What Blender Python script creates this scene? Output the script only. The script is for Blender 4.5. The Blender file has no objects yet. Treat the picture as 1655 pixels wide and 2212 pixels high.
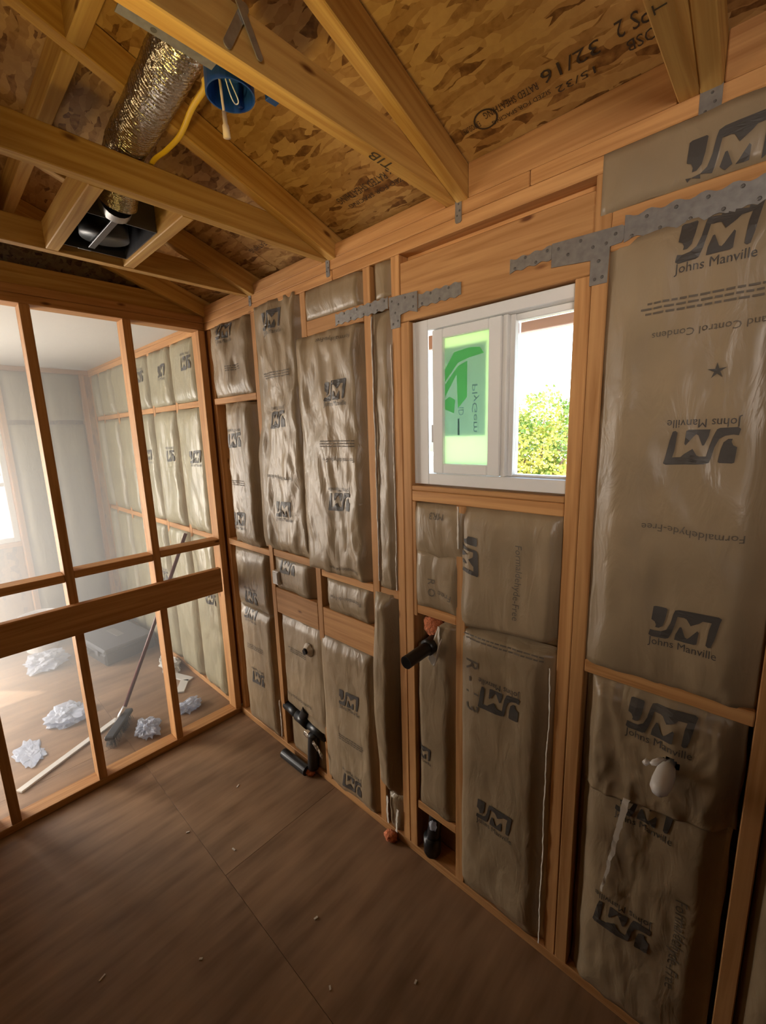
import bpy, bmesh, math, random
from mathutils import Vector, Matrix, noise
from mathutils.geometry import tessellate_polygon

random.seed(7)
SC = bpy.context.scene
COL = SC.collection
PI = math.pi
rad = math.radians

# ------------------------------------------------------------------ camera
cam_d = bpy.data.cameras.new('camera')
cam_d.sensor_fit = 'VERTICAL'
cam_d.sensor_height = 24.0
cam_d.sensor_width = 24.0
cam_d.lens = 24.0 * 929.06 / 2212.0
cam_d.clip_start = 0.02
cam_d.clip_end = 300
cam = bpy.data.objects.new('camera', cam_d)
COL.objects.link(cam)
cam.location = (2.4684, -1.2076, 1.7943)
cam.rotation_euler = (rad(79.509), rad(1.6623), rad(42.842))
SC.camera = cam

# ------------------------------------------------------------------ exposure
SC.view_settings.view_transform = 'Standard'
SC.view_settings.look = 'None'
SC.view_settings.gamma = 1.0
SC.view_settings.use_curve_mapping = False
SC.view_settings.exposure = 0.15
SC.cycles.max_bounces = 12
SC.cycles.diffuse_bounces = 8
SC.cycles.glossy_bounces = 2
SC.cycles.transmission_bounces = 12
SC.cycles.transparent_max_bounces = 6
SC.cycles.volume_bounces = 0

# ------------------------------------------------------------------ world / sky
world = bpy.data.worlds.new('sky')
SC.world = world
world.use_nodes = True
wn = world.node_tree
wn.nodes.clear()
sky = wn.nodes.new('ShaderNodeTexSky')
sky.sky_type = 'NISHITA'
sky.sun_disc = False
sky.sun_elevation = rad(48)
sky.sun_rotation = rad(150)
sky.air_density = 1.2
sky.dust_density = 3.0
sky.ozone_density = 1.0
bg = wn.nodes.new('ShaderNodeBackground')
bg.inputs['Strength'].default_value = 1.6
wo = wn.nodes.new('ShaderNodeOutputWorld')
wn.links.new(sky.outputs[0], bg.inputs[0])
wn.links.new(bg.outputs[0], wo.inputs[0])


def add_light(name, kind, loc, energy, color, target=None, size=None, size_y=None, portal=False, angle=None, radius=None):
    d = bpy.data.lights.new(name, kind)
    d.energy = energy
    d.color = color
    if kind == 'AREA':
        d.shape = 'RECTANGLE'
        d.size = size
        d.size_y = size_y or size
        if portal:
            d.cycles.is_portal = True
    if radius is not None:
        d.shadow_soft_size = radius
    if angle is not None:
        d.angle = angle
    o = bpy.data.objects.new(name, d)
    COL.objects.link(o)
    o.location = loc
    if target is not None:
        v = Vector(target) - Vector(loc)
        o.rotation_euler = v.to_track_quat('-Z', 'Y').to_euler()
    return o


# high sun from behind the house, on the side of the next room
add_light('sun', 'SUN', (-6, -4, 9), 13.0, (1.0, 0.93, 0.82), target=(-5.35, -3.45, 7.85), angle=rad(0.6))
# sky portals at the two windows in view
add_light('window_portal', 'AREA', (1.78, 0.10, 1.89), 1, (1, 1, 1), target=(1.78, -1, 1.89), size=0.56, size_y=0.54, portal=True)
add_light('next_room_window_portal', 'AREA', (-2.47, -1.2, 1.49), 1, (1, 1, 1), target=(0, -1.2, 1.49), size=1.0, size_y=1.1, portal=True)
# added daylight fill in an invented opening of the next room's end wall, unseen
add_light('added_side_fill', 'AREA', (-2.52, -2.42, 1.05), 400, (1.0, 0.86, 0.71), target=(-0.6, -1.25, 0.95), size=1.3, size_y=2.0)
# warm bulb hanging in this room, behind the camera
add_light('bulb_light', 'POINT', (0.98, -1.75, 2.20), 6.0, (1.0, 0.74, 0.38), radius=0.06)
# added warm spot turned up at the joists; no fixture stands there
sp = add_light('added_ceiling_spot', 'SPOT', (1.68, -1.22, 1.78), 17, (1.0, 0.72, 0.22), target=(1.60, -0.78, 2.46), radius=0.05)
sp.data.spot_size = rad(84)
sp.data.spot_blend = 1.0
# added soft fill on the upper window wall; no doorway stands behind it
dl = add_light('added_wall_fill', 'AREA', (3.3, -2.5, 2.1), 2.6, (1.0, 0.86, 0.74), target=(1.95, 0, 2.12), size=0.6, size_y=0.6)
dl.data.spread = rad(50)


# ------------------------------------------------------------------ materials
def new_mat(name):
    m = bpy.data.materials.new(name)
    m.use_nodes = True
    nt = m.node_tree
    b = nt.nodes['Principled BSDF']
    return m, nt, b


def plain(name, col, rough=0.6, metal=0.0, spec=0.5, bump=0.0, bscale=30.0, var=0.0):
    m, nt, b = new_mat(name)
    b.inputs['Base Color'].default_value = (*col, 1)
    b.inputs['Roughness'].default_value = rough
    b.inputs['Metallic'].default_value = metal
    b.inputs['Specular IOR Level'].default_value = spec
    if bump or var:
        tc = nt.nodes.new('ShaderNodeTexCoord')
        n = nt.nodes.new('ShaderNodeTexNoise')
        n.inputs['Scale'].default_value = bscale
        n.inputs['Detail'].default_value = 4
        nt.links.new(tc.outputs['Object'], n.inputs['Vector'])
        if bump:
            bp = nt.nodes.new('ShaderNodeBump')
            bp.inputs['Strength'].default_value = bump
            bp.inputs['Distance'].default_value = 0.01
            nt.links.new(n.outputs[0], bp.inputs['Height'])
            nt.links.new(bp.outputs[0], b.inputs['Normal'])
        if var:
            r = nt.nodes.new('ShaderNodeMapRange')
            r.inputs[1].default_value = 0.3
            r.inputs[2].default_value = 0.7
            r.inputs[3].default_value = 1 - var
            r.inputs[4].default_value = 1 + var
            nt.links.new(n.outputs[0], r.inputs[0])
            mx = nt.nodes.new('ShaderNodeMix')
            mx.data_type = 'RGBA'
            mx.blend_type = 'MULTIPLY'
            mx.inputs[0].default_value = 1
            mx.inputs[6].default_value = (*col, 1)
            nt.links.new(r.outputs[0], mx.inputs[7])
            nt.links.new(mx.outputs[2], b.inputs['Base Color'])
    return m


def wood(name, c1, c2, rough=0.62, knots=True):
    m, nt, b = new_mat(name)
    N, L = nt.nodes, nt.links
    tc = N.new('ShaderNodeTexCoord')
    oi = N.new('ShaderNodeObjectInfo')
    off = N.new('ShaderNodeVectorMath')
    off.operation = 'MULTIPLY_ADD'
    cmb = N.new('ShaderNodeCombineXYZ')
    for i in range(3):
        L.new(oi.outputs['Random'], cmb.inputs[i])
    off.inputs[1].default_value = (7, 13, 5)
    L.new(cmb.outputs[0], off.inputs[0])
    L.new(tc.outputs['Object'], off.inputs[2])
    mp = N.new('ShaderNodeMapping')
    mp.inputs['Scale'].default_value = (1.4, 34, 34)
    L.new(off.outputs[0], mp.inputs[0])
    n = N.new('ShaderNodeTexNoise')
    n.inputs['Scale'].default_value = 1.6
    n.inputs['Detail'].default_value = 6
    n.inputs['Distortion'].default_value = 0.6
    L.new(mp.outputs[0], n.inputs['Vector'])
    cr = N.new('ShaderNodeValToRGB')
    cr.color_ramp.elements[0].position = 0.32
    cr.color_ramp.elements[0].color = (*c2, 1)
    cr.color_ramp.elements[1].position = 0.68
    cr.color_ramp.elements[1].color = (*c1, 1)
    L.new(n.outputs[0], cr.inputs[0])
    # per board tone
    mr = N.new('ShaderNodeMapRange')
    mr.inputs[3].default_value = 0.82
    mr.inputs[4].default_value = 1.1
    L.new(oi.outputs['Random'], mr.inputs[0])
    mx = N.new('ShaderNodeMix')
    mx.data_type = 'RGBA'
    mx.blend_type = 'MULTIPLY'
    mx.inputs[0].default_value = 1
    L.new(cr.outputs[0], mx.inputs[6])
    L.new(mr.outputs[0], mx.inputs[7])
    out = mx.outputs[2]
    if knots:
        v = N.new('ShaderNodeTexVoronoi')
        v.inputs['Scale'].default_value = 1.0
        mp2 = N.new('ShaderNodeMapping')
        mp2.inputs['Scale'].default_value = (3.3, 9, 9)
        L.new(off.outputs[0], mp2.inputs[0])
        L.new(mp2.outputs[0], v.inputs['Vector'])
        kr = N.new('ShaderNodeValToRGB')
        kr.color_ramp.elements[0].position = 0.035
        kr.color_ramp.elements[0].color = (0.3, 0.2, 0.15, 1)
        kr.color_ramp.elements[1].position = 0.085
        kr.color_ramp.elements[1].color = (1, 1, 1, 1)
        L.new(v.outputs['Distance'], kr.inputs[0])
        mk = N.new('ShaderNodeMix')
        mk.data_type = 'RGBA'
        mk.blend_type = 'MULTIPLY'
        mk.inputs[0].default_value = 1
        L.new(out, mk.inputs[6])
        L.new(kr.outputs[0], mk.inputs[7])
        out = mk.outputs[2]
    L.new(out, b.inputs['Base Color'])
    b.inputs['Roughness'].default_value = rough
    b.inputs['Specular IOR Level'].default_value = 0.3
    bp = N.new('ShaderNodeBump')
    bp.inputs['Strength'].default_value = 0.15
    bp.inputs['Distance'].default_value = 0.003
    L.new(n.outputs[0], bp.inputs['Height'])
    L.new(bp.outputs[0], b.inputs['Normal'])
    return m


def osb(name, dark, mid, light, scale=16.0):
    """strand board: three layers of stretched strands at different angles, picked at random"""
    m, nt, b = new_mat(name)
    N, L = nt.nodes, nt.links
    tc = N.new('ShaderNodeTexCoord')
    wob = N.new('ShaderNodeTexNoise')
    wob.inputs['Scale'].default_value = 14
    wob.inputs['Detail'].default_value = 3
    L.new(tc.outputs['Object'], wob.inputs['Vector'])
    ad = N.new('ShaderNodeVectorMath')
    ad.operation = 'MULTIPLY_ADD'
    ad.inputs[1].default_value = (0.03, 0.03, 0)
    L.new(wob.outputs['Color'], ad.inputs[0])
    L.new(tc.outputs['Object'], ad.inputs[2])
    prev = None
    edge = None
    for k, (rot, ax, ay) in enumerate(((0.25, 0.75, 2.6), (-0.7, 0.8, 2.9), (1.1, 0.9, 3.2))):
        mp = N.new('ShaderNodeMapping')
        mp.inputs['Rotation'].default_value = (0, 0, rot)
        mp.inputs['Location'].default_value = (k * 3.7, k * 1.9, 0)
        mp.inputs['Scale'].default_value = (scale * ax, scale * ay, 1)
        L.new(ad.outputs[0], mp.inputs[0])
        v = N.new('ShaderNodeTexVoronoi')
        v.inputs['Scale'].default_value = 1.0
        L.new(mp.outputs[0], v.inputs['Vector'])
        sp = N.new('ShaderNodeSeparateColor')
        L.new(v.outputs['Color'], sp.inputs[0])
        if prev is None:
            prev = sp.outputs[0]
        else:
            gt = N.new('ShaderNodeMath')
            gt.operation = 'GREATER_THAN'
            gt.inputs[1].default_value = 0.5
            L.new(sp.outputs[1], gt.inputs[0])
            mx = N.new('ShaderNodeMix')
            mx.data_type = 'FLOAT'
            L.new(gt.outputs[0], mx.inputs[0])
            L.new(prev, mx.inputs[2])
            L.new(sp.outputs[0], mx.inputs[3])
            prev = mx.outputs[0]
    g = N.new('ShaderNodeTexNoise')
    g.inputs['Scale'].default_value = 55
    g.inputs['Detail'].default_value = 5
    L.new(tc.outputs['Object'], g.inputs['Vector'])
    mg = N.new('ShaderNodeMix')
    mg.data_type = 'FLOAT'
    mg.inputs[0].default_value = 0.38
    L.new(prev, mg.inputs[2])
    L.new(g.outputs[0], mg.inputs[3])
    cr = N.new('ShaderNodeValToRGB')
    e = cr.color_ramp.elements
    e[0].position = 0.18
    e[0].color = (*dark, 1)
    e[1].position = 0.85
    e[1].color = (*light, 1)
    e2 = e.new(0.34)
    e2.color = (*mid, 1)
    L.new(mg.outputs[0], cr.inputs[0])
    L.new(cr.outputs[0], b.inputs['Base Color'])
    b.inputs['Roughness'].default_value = 0.7
    b.inputs['Specular IOR Level'].default_value = 0.25
    bp = N.new('ShaderNodeBump')
    bp.inputs['Strength'].default_value = 0.3
    bp.inputs['Distance'].default_value = 0.003
    L.new(prev, bp.inputs['Height'])
    L.new(bp.outputs[0], b.inputs['Normal'])
    return m


M = {}
M['stud'] = wood('fir_lumber', (0.62, 0.33, 0.13), (0.42, 0.195, 0.065))
M['joist'] = wood('joist_lumber', (0.63, 0.39, 0.12), (0.42, 0.215, 0.05))
M['rim'] = wood('rim_lumber', (0.60, 0.32, 0.125), (0.40, 0.185, 0.062))
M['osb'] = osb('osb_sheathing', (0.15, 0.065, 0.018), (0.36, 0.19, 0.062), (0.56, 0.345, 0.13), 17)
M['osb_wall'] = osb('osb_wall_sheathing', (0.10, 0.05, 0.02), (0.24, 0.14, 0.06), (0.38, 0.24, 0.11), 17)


def subfloor(name):
    m, nt, b = new_mat(name)
    N, L = nt.nodes, nt.links
    tc = N.new('ShaderNodeTexCoord')
    mp = N.new('ShaderNodeMapping')
    mp.inputs['Scale'].default_value = (9, 1.2, 1)
    L.new(tc.outputs['Object'], mp.inputs[0])
    n = N.new('ShaderNodeTexNoise')
    n.inputs['Scale'].default_value = 2.0
    n.inputs['Detail'].default_value = 7
    L.new(mp.outputs[0], n.inputs['Vector'])
    cr = N.new('ShaderNodeValToRGB')
    cr.color_ramp.elements[0].position = 0.3
    cr.color_ramp.elements[0].color = (0.19, 0.108, 0.055, 1)
    cr.color_ramp.elements[1].position = 0.72
    cr.color_ramp.elements[1].color = (0.34, 0.21, 0.12, 1)
    L.new(n.outputs[0], cr.inputs[0])
    n2 = N.new('ShaderNodeTexNoise')
    n2.inputs['Scale'].default_value = 3.2
    n2.inputs['Detail'].default_value = 3
    L.new(tc.outputs['Object'], n2.inputs['Vector'])
    mr = N.new('ShaderNodeMapRange')
    mr.inputs[1].default_value = 0.3
    mr.inputs[2].default_value = 0.7
    mr.inputs[3].default_value = 0.78
    mr.inputs[4].default_value = 1.12
    L.new(n2.outputs[0], mr.inputs[0])
    mx = N.new('ShaderNodeMix')
    mx.data_type = 'RGBA'
    mx.blend_type = 'MULTIPLY'
    mx.inputs[0].default_value = 1
    L.new(cr.outputs[0], mx.inputs[6])
    L.new(mr.outputs[0], mx.inputs[7])
    L.new(mx.outputs[2], b.inputs['Base Color'])
    b.inputs['Roughness'].default_value = 0.55
    b.inputs['Specular IOR Level'].default_value = 0.35
    bp = N.new('ShaderNodeBump')
    bp.inputs['Strength'].default_value = 0.08
    L.new(n.outputs[0], bp.inputs['Height'])
    L.new(bp.outputs[0], b.inputs['Normal'])
    return m


M['floor'] = subfloor('plywood_subfloor')


def film(name, col, rough=0.36):
    m, nt, b = new_mat(name)
    N, L = nt.nodes, nt.links
    tc = N.new('ShaderNodeTexCoord')
    n = N.new('ShaderNodeTexNoise')
    n.inputs['Scale'].default_value = 5
    n.inputs['Detail'].default_value = 3
    L.new(tc.outputs['Object'], n.inputs['Vector'])
    mr = N.new('ShaderNodeMapRange')
    mr.inputs[1].default_value = 0.3
    mr.inputs[2].default_value = 0.7
    mr.inputs[3].default_value = 0.85
    mr.inputs[4].default_value = 1.12
    L.new(n.outputs[0], mr.inputs[0])
    mx = N.new('ShaderNodeMix')
    mx.data_type = 'RGBA'
    mx.blend_type = 'MULTIPLY'
    mx.inputs[0].default_value = 1
    mx.inputs[6].default_value = (*col, 1)
    L.new(mr.outputs[0], mx.inputs[7])
    L.new(mx.outputs[2], b.inputs['Base Color'])
    b.inputs['Roughness'].default_value = rough
    b.inputs['Specular IOR Level'].default_value = 0.5
    mp = N.new('ShaderNodeMapping')
    mp.inputs['Scale'].default_value = (14, 14, 5)
    L.new(tc.outputs['Object'], mp.inputs[0])
    n2 = N.new('ShaderNodeTexNoise')
    n2.inputs['Scale'].default_value = 1.4
    n2.inputs['Detail'].default_value = 4
    n2.inputs['Distortion'].default_value = 0.8
    L.new(mp.outputs[0], n2.inputs['Vector'])
    bp = N.new('ShaderNodeBump')
    bp.inputs['Strength'].default_value = 0.42
    bp.inputs['Distance'].default_value = 0.014
    L.new(n2.outputs[0], bp.inputs['Height'])
    L.new(bp.outputs[0], b.inputs['Normal'])
    return m


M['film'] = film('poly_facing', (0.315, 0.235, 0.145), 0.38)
M['film_daylit'] = film('poly_facing_daylit', (0.36, 0.325, 0.215), 0.34)  # same facing, with the next room's daylight put into its olive colour
M['ink'] = plain('printed_ink', (0.066, 0.058, 0.052), 0.5)
M['ink_soft'] = plain('printed_ink_faded', (0.12, 0.095, 0.07), 0.6)
M['osb_ink'] = plain('stamp_ink', (0.05, 0.03, 0.022), 0.75)
M['pencil'] = plain('marker_ink', (0.07, 0.045, 0.02), 0.7)
M['galv'] = plain('galvanised_steel', (0.36, 0.35, 0.335), 0.42, 0.75, bump=0.1, bscale=60, var=0.15)
M['nail'] = plain('nail_head', (0.16, 0.15, 0.14), 0.5, 0.6)
M['black_abs'] = plain('black_abs', (0.012, 0.012, 0.013), 0.35, spec=0.45)
M['white_vinyl'] = plain('white_vinyl', (0.80, 0.80, 0.78), 0.38)
M['white_plastic'] = plain('white_plastic', (0.75, 0.73, 0.72), 0.4)
M['blue_plastic'] = plain('blue_plastic', (0.012, 0.06, 0.26), 0.4, bump=0.05)
M['yellow_cable'] = plain('yellow_cable_jacket', (0.72, 0.46, 0.02), 0.42)
M['beige_cable'] = plain('beige_cord', (0.60, 0.47, 0.33), 0.5)
M['foil'] = plain('foil_duct', (0.63, 0.58, 0.52), 0.24, 1.0, bump=0.6, bscale=70)
M['fan_steel'] = plain('dark_fan_housing', (0.10, 0.10, 0.11), 0.4, 0.6, bump=0.1)
M['drywall'] = plain('white_drywall', (0.62, 0.60, 0.56), 0.85, bump=0.05, bscale=80)
M['fiberglass'] = plain('orange_fiberglass', (0.62, 0.20, 0.09), 0.95, bump=0.9, bscale=120, var=0.3)
M['paper'] = plain('torn_white_paper', (0.62, 0.57, 0.50), 0.8)
M['case'] = plain('charcoal_tool_case', (0.035, 0.036, 0.042), 0.45)
M['case_lid'] = plain('slate_case_lid', (0.085, 0.09, 0.105), 0.45)
M['cardboard'] = plain('cardboard', (0.30, 0.20, 0.115), 0.85, var=0.1)
M['bristle'] = plain('black_bristle', (0.02, 0.02, 0.02), 0.7)
M['red_handle'] = plain('maroon_handle', (0.12, 0.03, 0.03), 0.4)
M['chrome'] = plain('chrome_collar', (0.75, 0.75, 0.75), 0.2, 1.0)
M['concrete'] = plain('pale_concrete', (0.62, 0.59, 0.53), 0.9, var=0.1, bscale=3)
M['pink_board'] = plain('pink_primed_board', (0.55, 0.36, 0.29), 0.7)
M['fence'] = wood('weathered_fence', (0.55, 0.50, 0.44), (0.36, 0.32, 0.28), 0.85, False)
M['bark'] = plain('bark', (0.16, 0.11, 0.07), 0.9, bump=0.6, bscale=12)


def leaf_mat(name, c1, c2):
    m, nt, b = new_mat(name)
    N, L = nt.nodes, nt.links
    g = N.new('ShaderNodeTexCoord')
    n = N.new('ShaderNodeTexNoise')
    n.inputs['Scale'].default_value = 3.5
    n.inputs['Detail'].default_value = 5
    L.new(g.outputs['Object'], n.inputs['Vector'])
    cr = N.new('ShaderNodeValToRGB')
    cr.color_ramp.elements[0].position = 0.4
    cr.color_ramp.elements[0].color = (*c1, 1)
    cr.color_ramp.elements[1].position = 0.6
    cr.color_ramp.elements[1].color = (*c2, 1)
    L.new(n.outputs[0], cr.inputs[0])
    L.new(cr.outputs[0], b.inputs['Base Color'])
    b.inputs['Roughness'].default_value = 0.5
    t = N.new('ShaderNodeBsdfTranslucent')
    L.new(cr.outputs[0], t.inputs[0])
    ms = N.new('ShaderNodeMixShader')
    ms.inputs[0].default_value = 0.45
    L.new(b.outputs[0], ms.inputs[1])
    L.new(t.outputs[0], ms.inputs[2])
    L.new(ms.outputs[0], N['Material Output'].inputs[0])
    return m


M['leaf'] = leaf_mat('yellow_green_leaf', (0.10, 0.19, 0.03), (0.52, 0.46, 0.09))
M['leaf_dark'] = leaf_mat('green_leaf', (0.10, 0.26, 0.03), (0.30, 0.45, 0.06))


def clear_glass(name, tint=(0.97, 0.99, 0.985)):
    m, nt, b = new_mat(name)
    N, L = nt.nodes, nt.links
    N.remove(b)
    tr = N.new('ShaderNodeBsdfTransparent')
    tr.inputs[0].default_value = (*tint, 1)
    gl = N.new('ShaderNodeBsdfGlossy')
    gl.inputs['Roughness'].default_value = 0.03
    fr = N.new('ShaderNodeFresnel')
    fr.inputs[0].default_value = 1.4
    ms = N.new('ShaderNodeMixShader')
    L.new(fr.outputs[0], ms.inputs[0])
    L.new(tr.outputs[0], ms.inputs[1])
    L.new(gl.outputs[0], ms.inputs[2])
    L.new(ms.outputs[0], N['Material Output'].inputs[0])
    return m


def translucent(name, tcol, dcol, mixd=0.25, transp=0.0):
    m, nt, b = new_mat(name)
    N, L = nt.nodes, nt.links
    t = N.new('ShaderNodeBsdfTranslucent')
    t.inputs[0].default_value = (*tcol, 1)
    b.inputs['Base Color'].default_value = (*dcol, 1)
    b.inputs['Roughness'].default_value = 0.35
    ms = N.new('ShaderNodeMixShader')
    ms.inputs[0].default_value = mixd
    L.new(t.outputs[0], ms.inputs[1])
    L.new(b.outputs[0], ms.inputs[2])
    out = ms.outputs[0]
    if transp:
        tp = N.new('ShaderNodeBsdfTransparent')
        tp.inputs[0].default_value = (*tcol, 1)
        m2 = N.new('ShaderNodeMixShader')
        m2.inputs[0].default_value = transp
        L.new(out, m2.inputs[1])
        L.new(tp.outputs[0], m2.inputs[2])
        out = m2.outputs[0]
    L.new(out, N['Material Output'].inputs[0])
    return m


M['glass'] = clear_glass('clear_glass')
M['obscure'] = translucent('obscured_glass_outdoor_tint', (0.56, 0.68, 0.43), (0.5, 0.65, 0.5), 0.10)  # light from the lawn and tree behind is put into the pane's green
M['label_paper'] = translucent('thin_label_paper', (0.60, 0.66, 0.80), (0.5, 0.6, 0.5), 0.2)
M['label_green'] = translucent('green_label_print', (0.60, 0.98, 0.62), (0.15, 0.5, 0.2), 0.2)
M['label_ink'] = translucent('grey_label_ink', (0.42, 0.52, 0.54), (0.2, 0.3, 0.3), 0.3)
M['poly_bag'] = translucent('clear_poly_bag', (0.75, 0.80, 0.88), (0.62, 0.66, 0.76), 0.7, 0.3)


# ------------------------------------------------------------------ helpers
def tag(o, label, cat=None, group=None, kind=None):
    o['label'] = label
    if cat:
        o['category'] = cat
    if group:
        o['group'] = group
    if kind:
        o['kind'] = kind
    return o


def empty(name, loc=(0, 0, 0)):
    o = bpy.data.objects.new(name, None)
    o.empty_display_size = 0.1
    COL.objects.link(o)
    o.location = loc
    return o


def wloc(o):
    v = Vector(o.location)
    while o.parent:
        o = o.parent
        v += Vector(o.location)
    return v


def link(name, me, mat=None, parent=None, loc=(0, 0, 0), rot=None, smooth=False):
    """one mesh object; loc is given in world space (parents are never rotated)"""
    if mat is not None and not me.materials:
        me.materials.append(M[mat] if isinstance(mat, str) else mat)
    o = bpy.data.objects.new(name, me)
    COL.objects.link(o)
    v = Vector(loc)
    if parent is not None:
        o.parent = parent
        v = v - wloc(parent)
    o.location = v
    if rot is not None:
        o.rotation_euler = rot
    if smooth:
        for p in me.polygons:
            p.use_smooth = True
    return o


def bm_mesh(bm, name):
    me = bpy.data.meshes.new(name)
    bm.normal_update()
    bm.to_mesh(me)
    bm.free()
    return me


def raw(name, verts, faces):
    me = bpy.data.meshes.new(name)
    me.from_pydata([tuple(v) for v in verts], [], faces)
    me.validate()
    me.update()
    return me


BOXC = {}


def box_mesh(sx, sy, sz, bev=0.0025):
    key = (round(sx, 4), round(sy, 4), round(sz, 4), bev)
    bm = bmesh.new()
    bmesh.ops.create_cube(bm, size=1.0)
    for v in bm.verts:
        v.co.x *= sx
        v.co.y *= sy
        v.co.z *= sz
    if bev:
        b = min(bev, 0.3 * min(sx, sy, sz))
        bmesh.ops.bevel(bm, geom=list(bm.edges), offset=b, segments=1, affect='EDGES', profile=0.5)
    return bm_mesh(bm, 'box')


def box(name, parent, x0, x1, y0, y1, z0, z1, mat='stud', bev=0.0025, rot=None):
    """axis-aligned board whose grain (local X) runs along its longest side"""
    dx, dy, dz = x1 - x0, y1 - y0, z1 - z0
    c = ((x0 + x1) / 2, (y0 + y1) / 2, (z0 + z1) / 2)
    key = None
    if dx >= dy and dx >= dz:
        dims, r = (dx, dy, dz), (0, 0, 0)
    elif dy >= dx and dy >= dz:
        dims, r = (dy, dx, dz), (0, 0, PI / 2)
    else:
        dims, r = (dz, dy, dx), (0, -PI / 2, 0)
    key = tuple(round(d, 4) for d in dims) + (bev, mat if isinstance(mat, str) else mat.name)
    if key not in BOXC:
        BOXC[key] = box_mesh(*dims, bev=bev)
    return link(name, BOXC[key], mat, parent, c, r)


def beam(name, parent, p0, p1, w, h, mat='stud', bev=0.0025):
    """board between two points in a plane x = const; w across x, h perpendicular to length"""
    p0, p1 = Vector(p0), Vector(p1)
    d = p1 - p0
    Ln = d.length
    me = box_mesh(Ln, w, h, bev)
    ang = math.atan2(d.z, math.hypot(d.x, d.y))
    yaw = math.atan2(d.y, d.x)
    return link(name, me, mat, parent, (p0 + p1) / 2, (0, -ang, yaw))


def frame_along(pts):
    out = []
    up = Vector((0.13, 0.27, 0.95)).normalized()
    for i, p in enumerate(pts):
        a = pts[max(i - 1, 0)]
        b = pts[min(i + 1, len(pts) - 1)]
        t = (b - a).normalized()
        s = t.cross(up)
        if s.length < 1e-4:
            s = t.cross(Vector((1, 0, 0)))
        s.normalize()
        u = s.cross(t).normalized()
        up = u
        out.append((p, s, u))
    return out


def tube_mesh(pts, rads, n=12, caps=True, flat=1.0):
    pts = [Vector(p) for p in pts]
    if not hasattr(rads, '__len__'):
        rads = [rads] * len(pts)
    V, F = [], []
    for (p, s, u), r in zip(frame_along(pts), rads):
        for k in range(n):
            a = 2 * PI * k / n
            V.append(p + s * math.cos(a) * r + u * math.sin(a) * r * flat)
    for i in range(len(pts) - 1):
        for k in range(n):
            a, b = i * n + k, i * n + (k + 1) % n
            F.append((a, b, b + n, a + n))
    if caps:
        F.append(tuple(range(n - 1, -1, -1)))
        F.append(tuple(range((len(pts) - 1) * n, len(pts) * n)))
    return raw('tube', V, F)


def tube(name, parent, pts, rads, mat, n=12, caps=True, flat=1.0, smooth=True):
    c = Vector(pts[0])
    me = tube_mesh([Vector(p) - c for p in pts], rads, n, caps, flat)
    return link(name, me, mat, parent, c, smooth=smooth)


def spline(ctrl, n=10):
    """Catmull-Rom through control points"""
    P = [Vector(p) for p in ctrl]
    P = [P[0] * 2 - P[1]] + P + [P[-1] * 2 - P[-2]]
    out = []
    for i in range(1, len(P) - 2):
        for k in range(n):
            t = k / n
            a, b, c, d = P[i - 1], P[i], P[i + 1], P[i + 2]
            out.append(0.5 * ((2 * b) + (c - a) * t + (2 * a - 5 * b + 4 * c - d) * t * t + (3 * b - a - 3 * c + d) * t ** 3))
    out.append(P[-2])
    return out


def plate(name, parent, outline, plane, at, thick, mat, loc_off=(0, 0, 0)):
    """flat plate: outline in 2-D, plane 'xz' (facing -y), 'xy' (facing -z) or 'yz' (facing +x)"""
    n = len(outline)
    V = []
    for d in (0, thick):
        for a, b in outline:
            if plane == 'xz':
                V.append((a, at - d, b))
            elif plane == 'xy':
                V.append((a, b, at - d))
            else:
                V.append((at + d, a, b))
    F = []
    tri = tessellate_polygon([[Vector((a, b, 0)) for a, b in outline]])
    for t in tri:
        F.append(tuple(t))
        F.append(tuple(i + n for i in reversed(t)))
    for i in range(n):
        j = (i + 1) % n
        F.append((i, j, j + n, i + n))
    c = Vector(V[0])
    bm = bmesh.new()
    vs = [bm.verts.new(Vector(v) - c) for v in V]
    for f in F:
        try:
            bm.faces.new([vs[i] for i in f])
        except ValueError:
            pass
    bmesh.ops.recalc_face_normals(bm, faces=bm.faces)
    return link(name, bm_mesh(bm, 'plate'), mat, parent, c)


TXT = {}


def text_tris(s):
    """vertices and faces of a text, height of capitals about 0.7, starting at x = 0"""
    if s in TXT:
        return TXT[s]
    cu = bpy.data.curves.new('txt', 'FONT')
    cu.body = s
    cu.size = 1.0
    cu.resolution_u = 2
    ob = bpy.data.objects.new('txt', cu)
    COL.objects.link(ob)
    bpy.context.view_layer.update()
    dg = bpy.context.evaluated_depsgraph_get()
    me = bpy.data.meshes.new_from_object(ob.evaluated_get(dg))
    V = [(v.co.x, v.co.y) for v in me.vertices]
    F = [tuple(p.vertices) for p in me.polygons]
    bpy.data.objects.remove(ob)
    bpy.data.curves.remove(cu)
    bpy.data.meshes.remove(me)
    TXT[s] = (V, F)
    return V, F


def text_plate(name, parent, s, origin, udir, vdir, width, mat, off=0.0, height=None):
    """flat printed text lying in a plane: origin is its centre"""
    V, F = text_tris(s)
    xs = [v[0] for v in V]
    ys = [v[1] for v in V]
    w = max(xs) - min(xs)
    h = max(ys) - min(ys)
    k = width / w
    kv = (height / h) if height else k
    mx, my = (max(xs) + min(xs)) / 2, (max(ys) + min(ys)) / 2
    u, v = Vector(udir).normalized(), Vector(vdir).normalized()
    VV = [u * ((a - mx) * k) + v * ((b - my) * kv) for a, b in V]
    return link(name, raw('print', VV, F), mat, parent, origin)


# ------------------------------------------------------------------ logo outline (unit box)
def _n(pts):
    return [((x - 270) / 800.0 - 0.5, (1145 - y) / 750.0 - 0.5) for x, y in pts]


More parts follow.
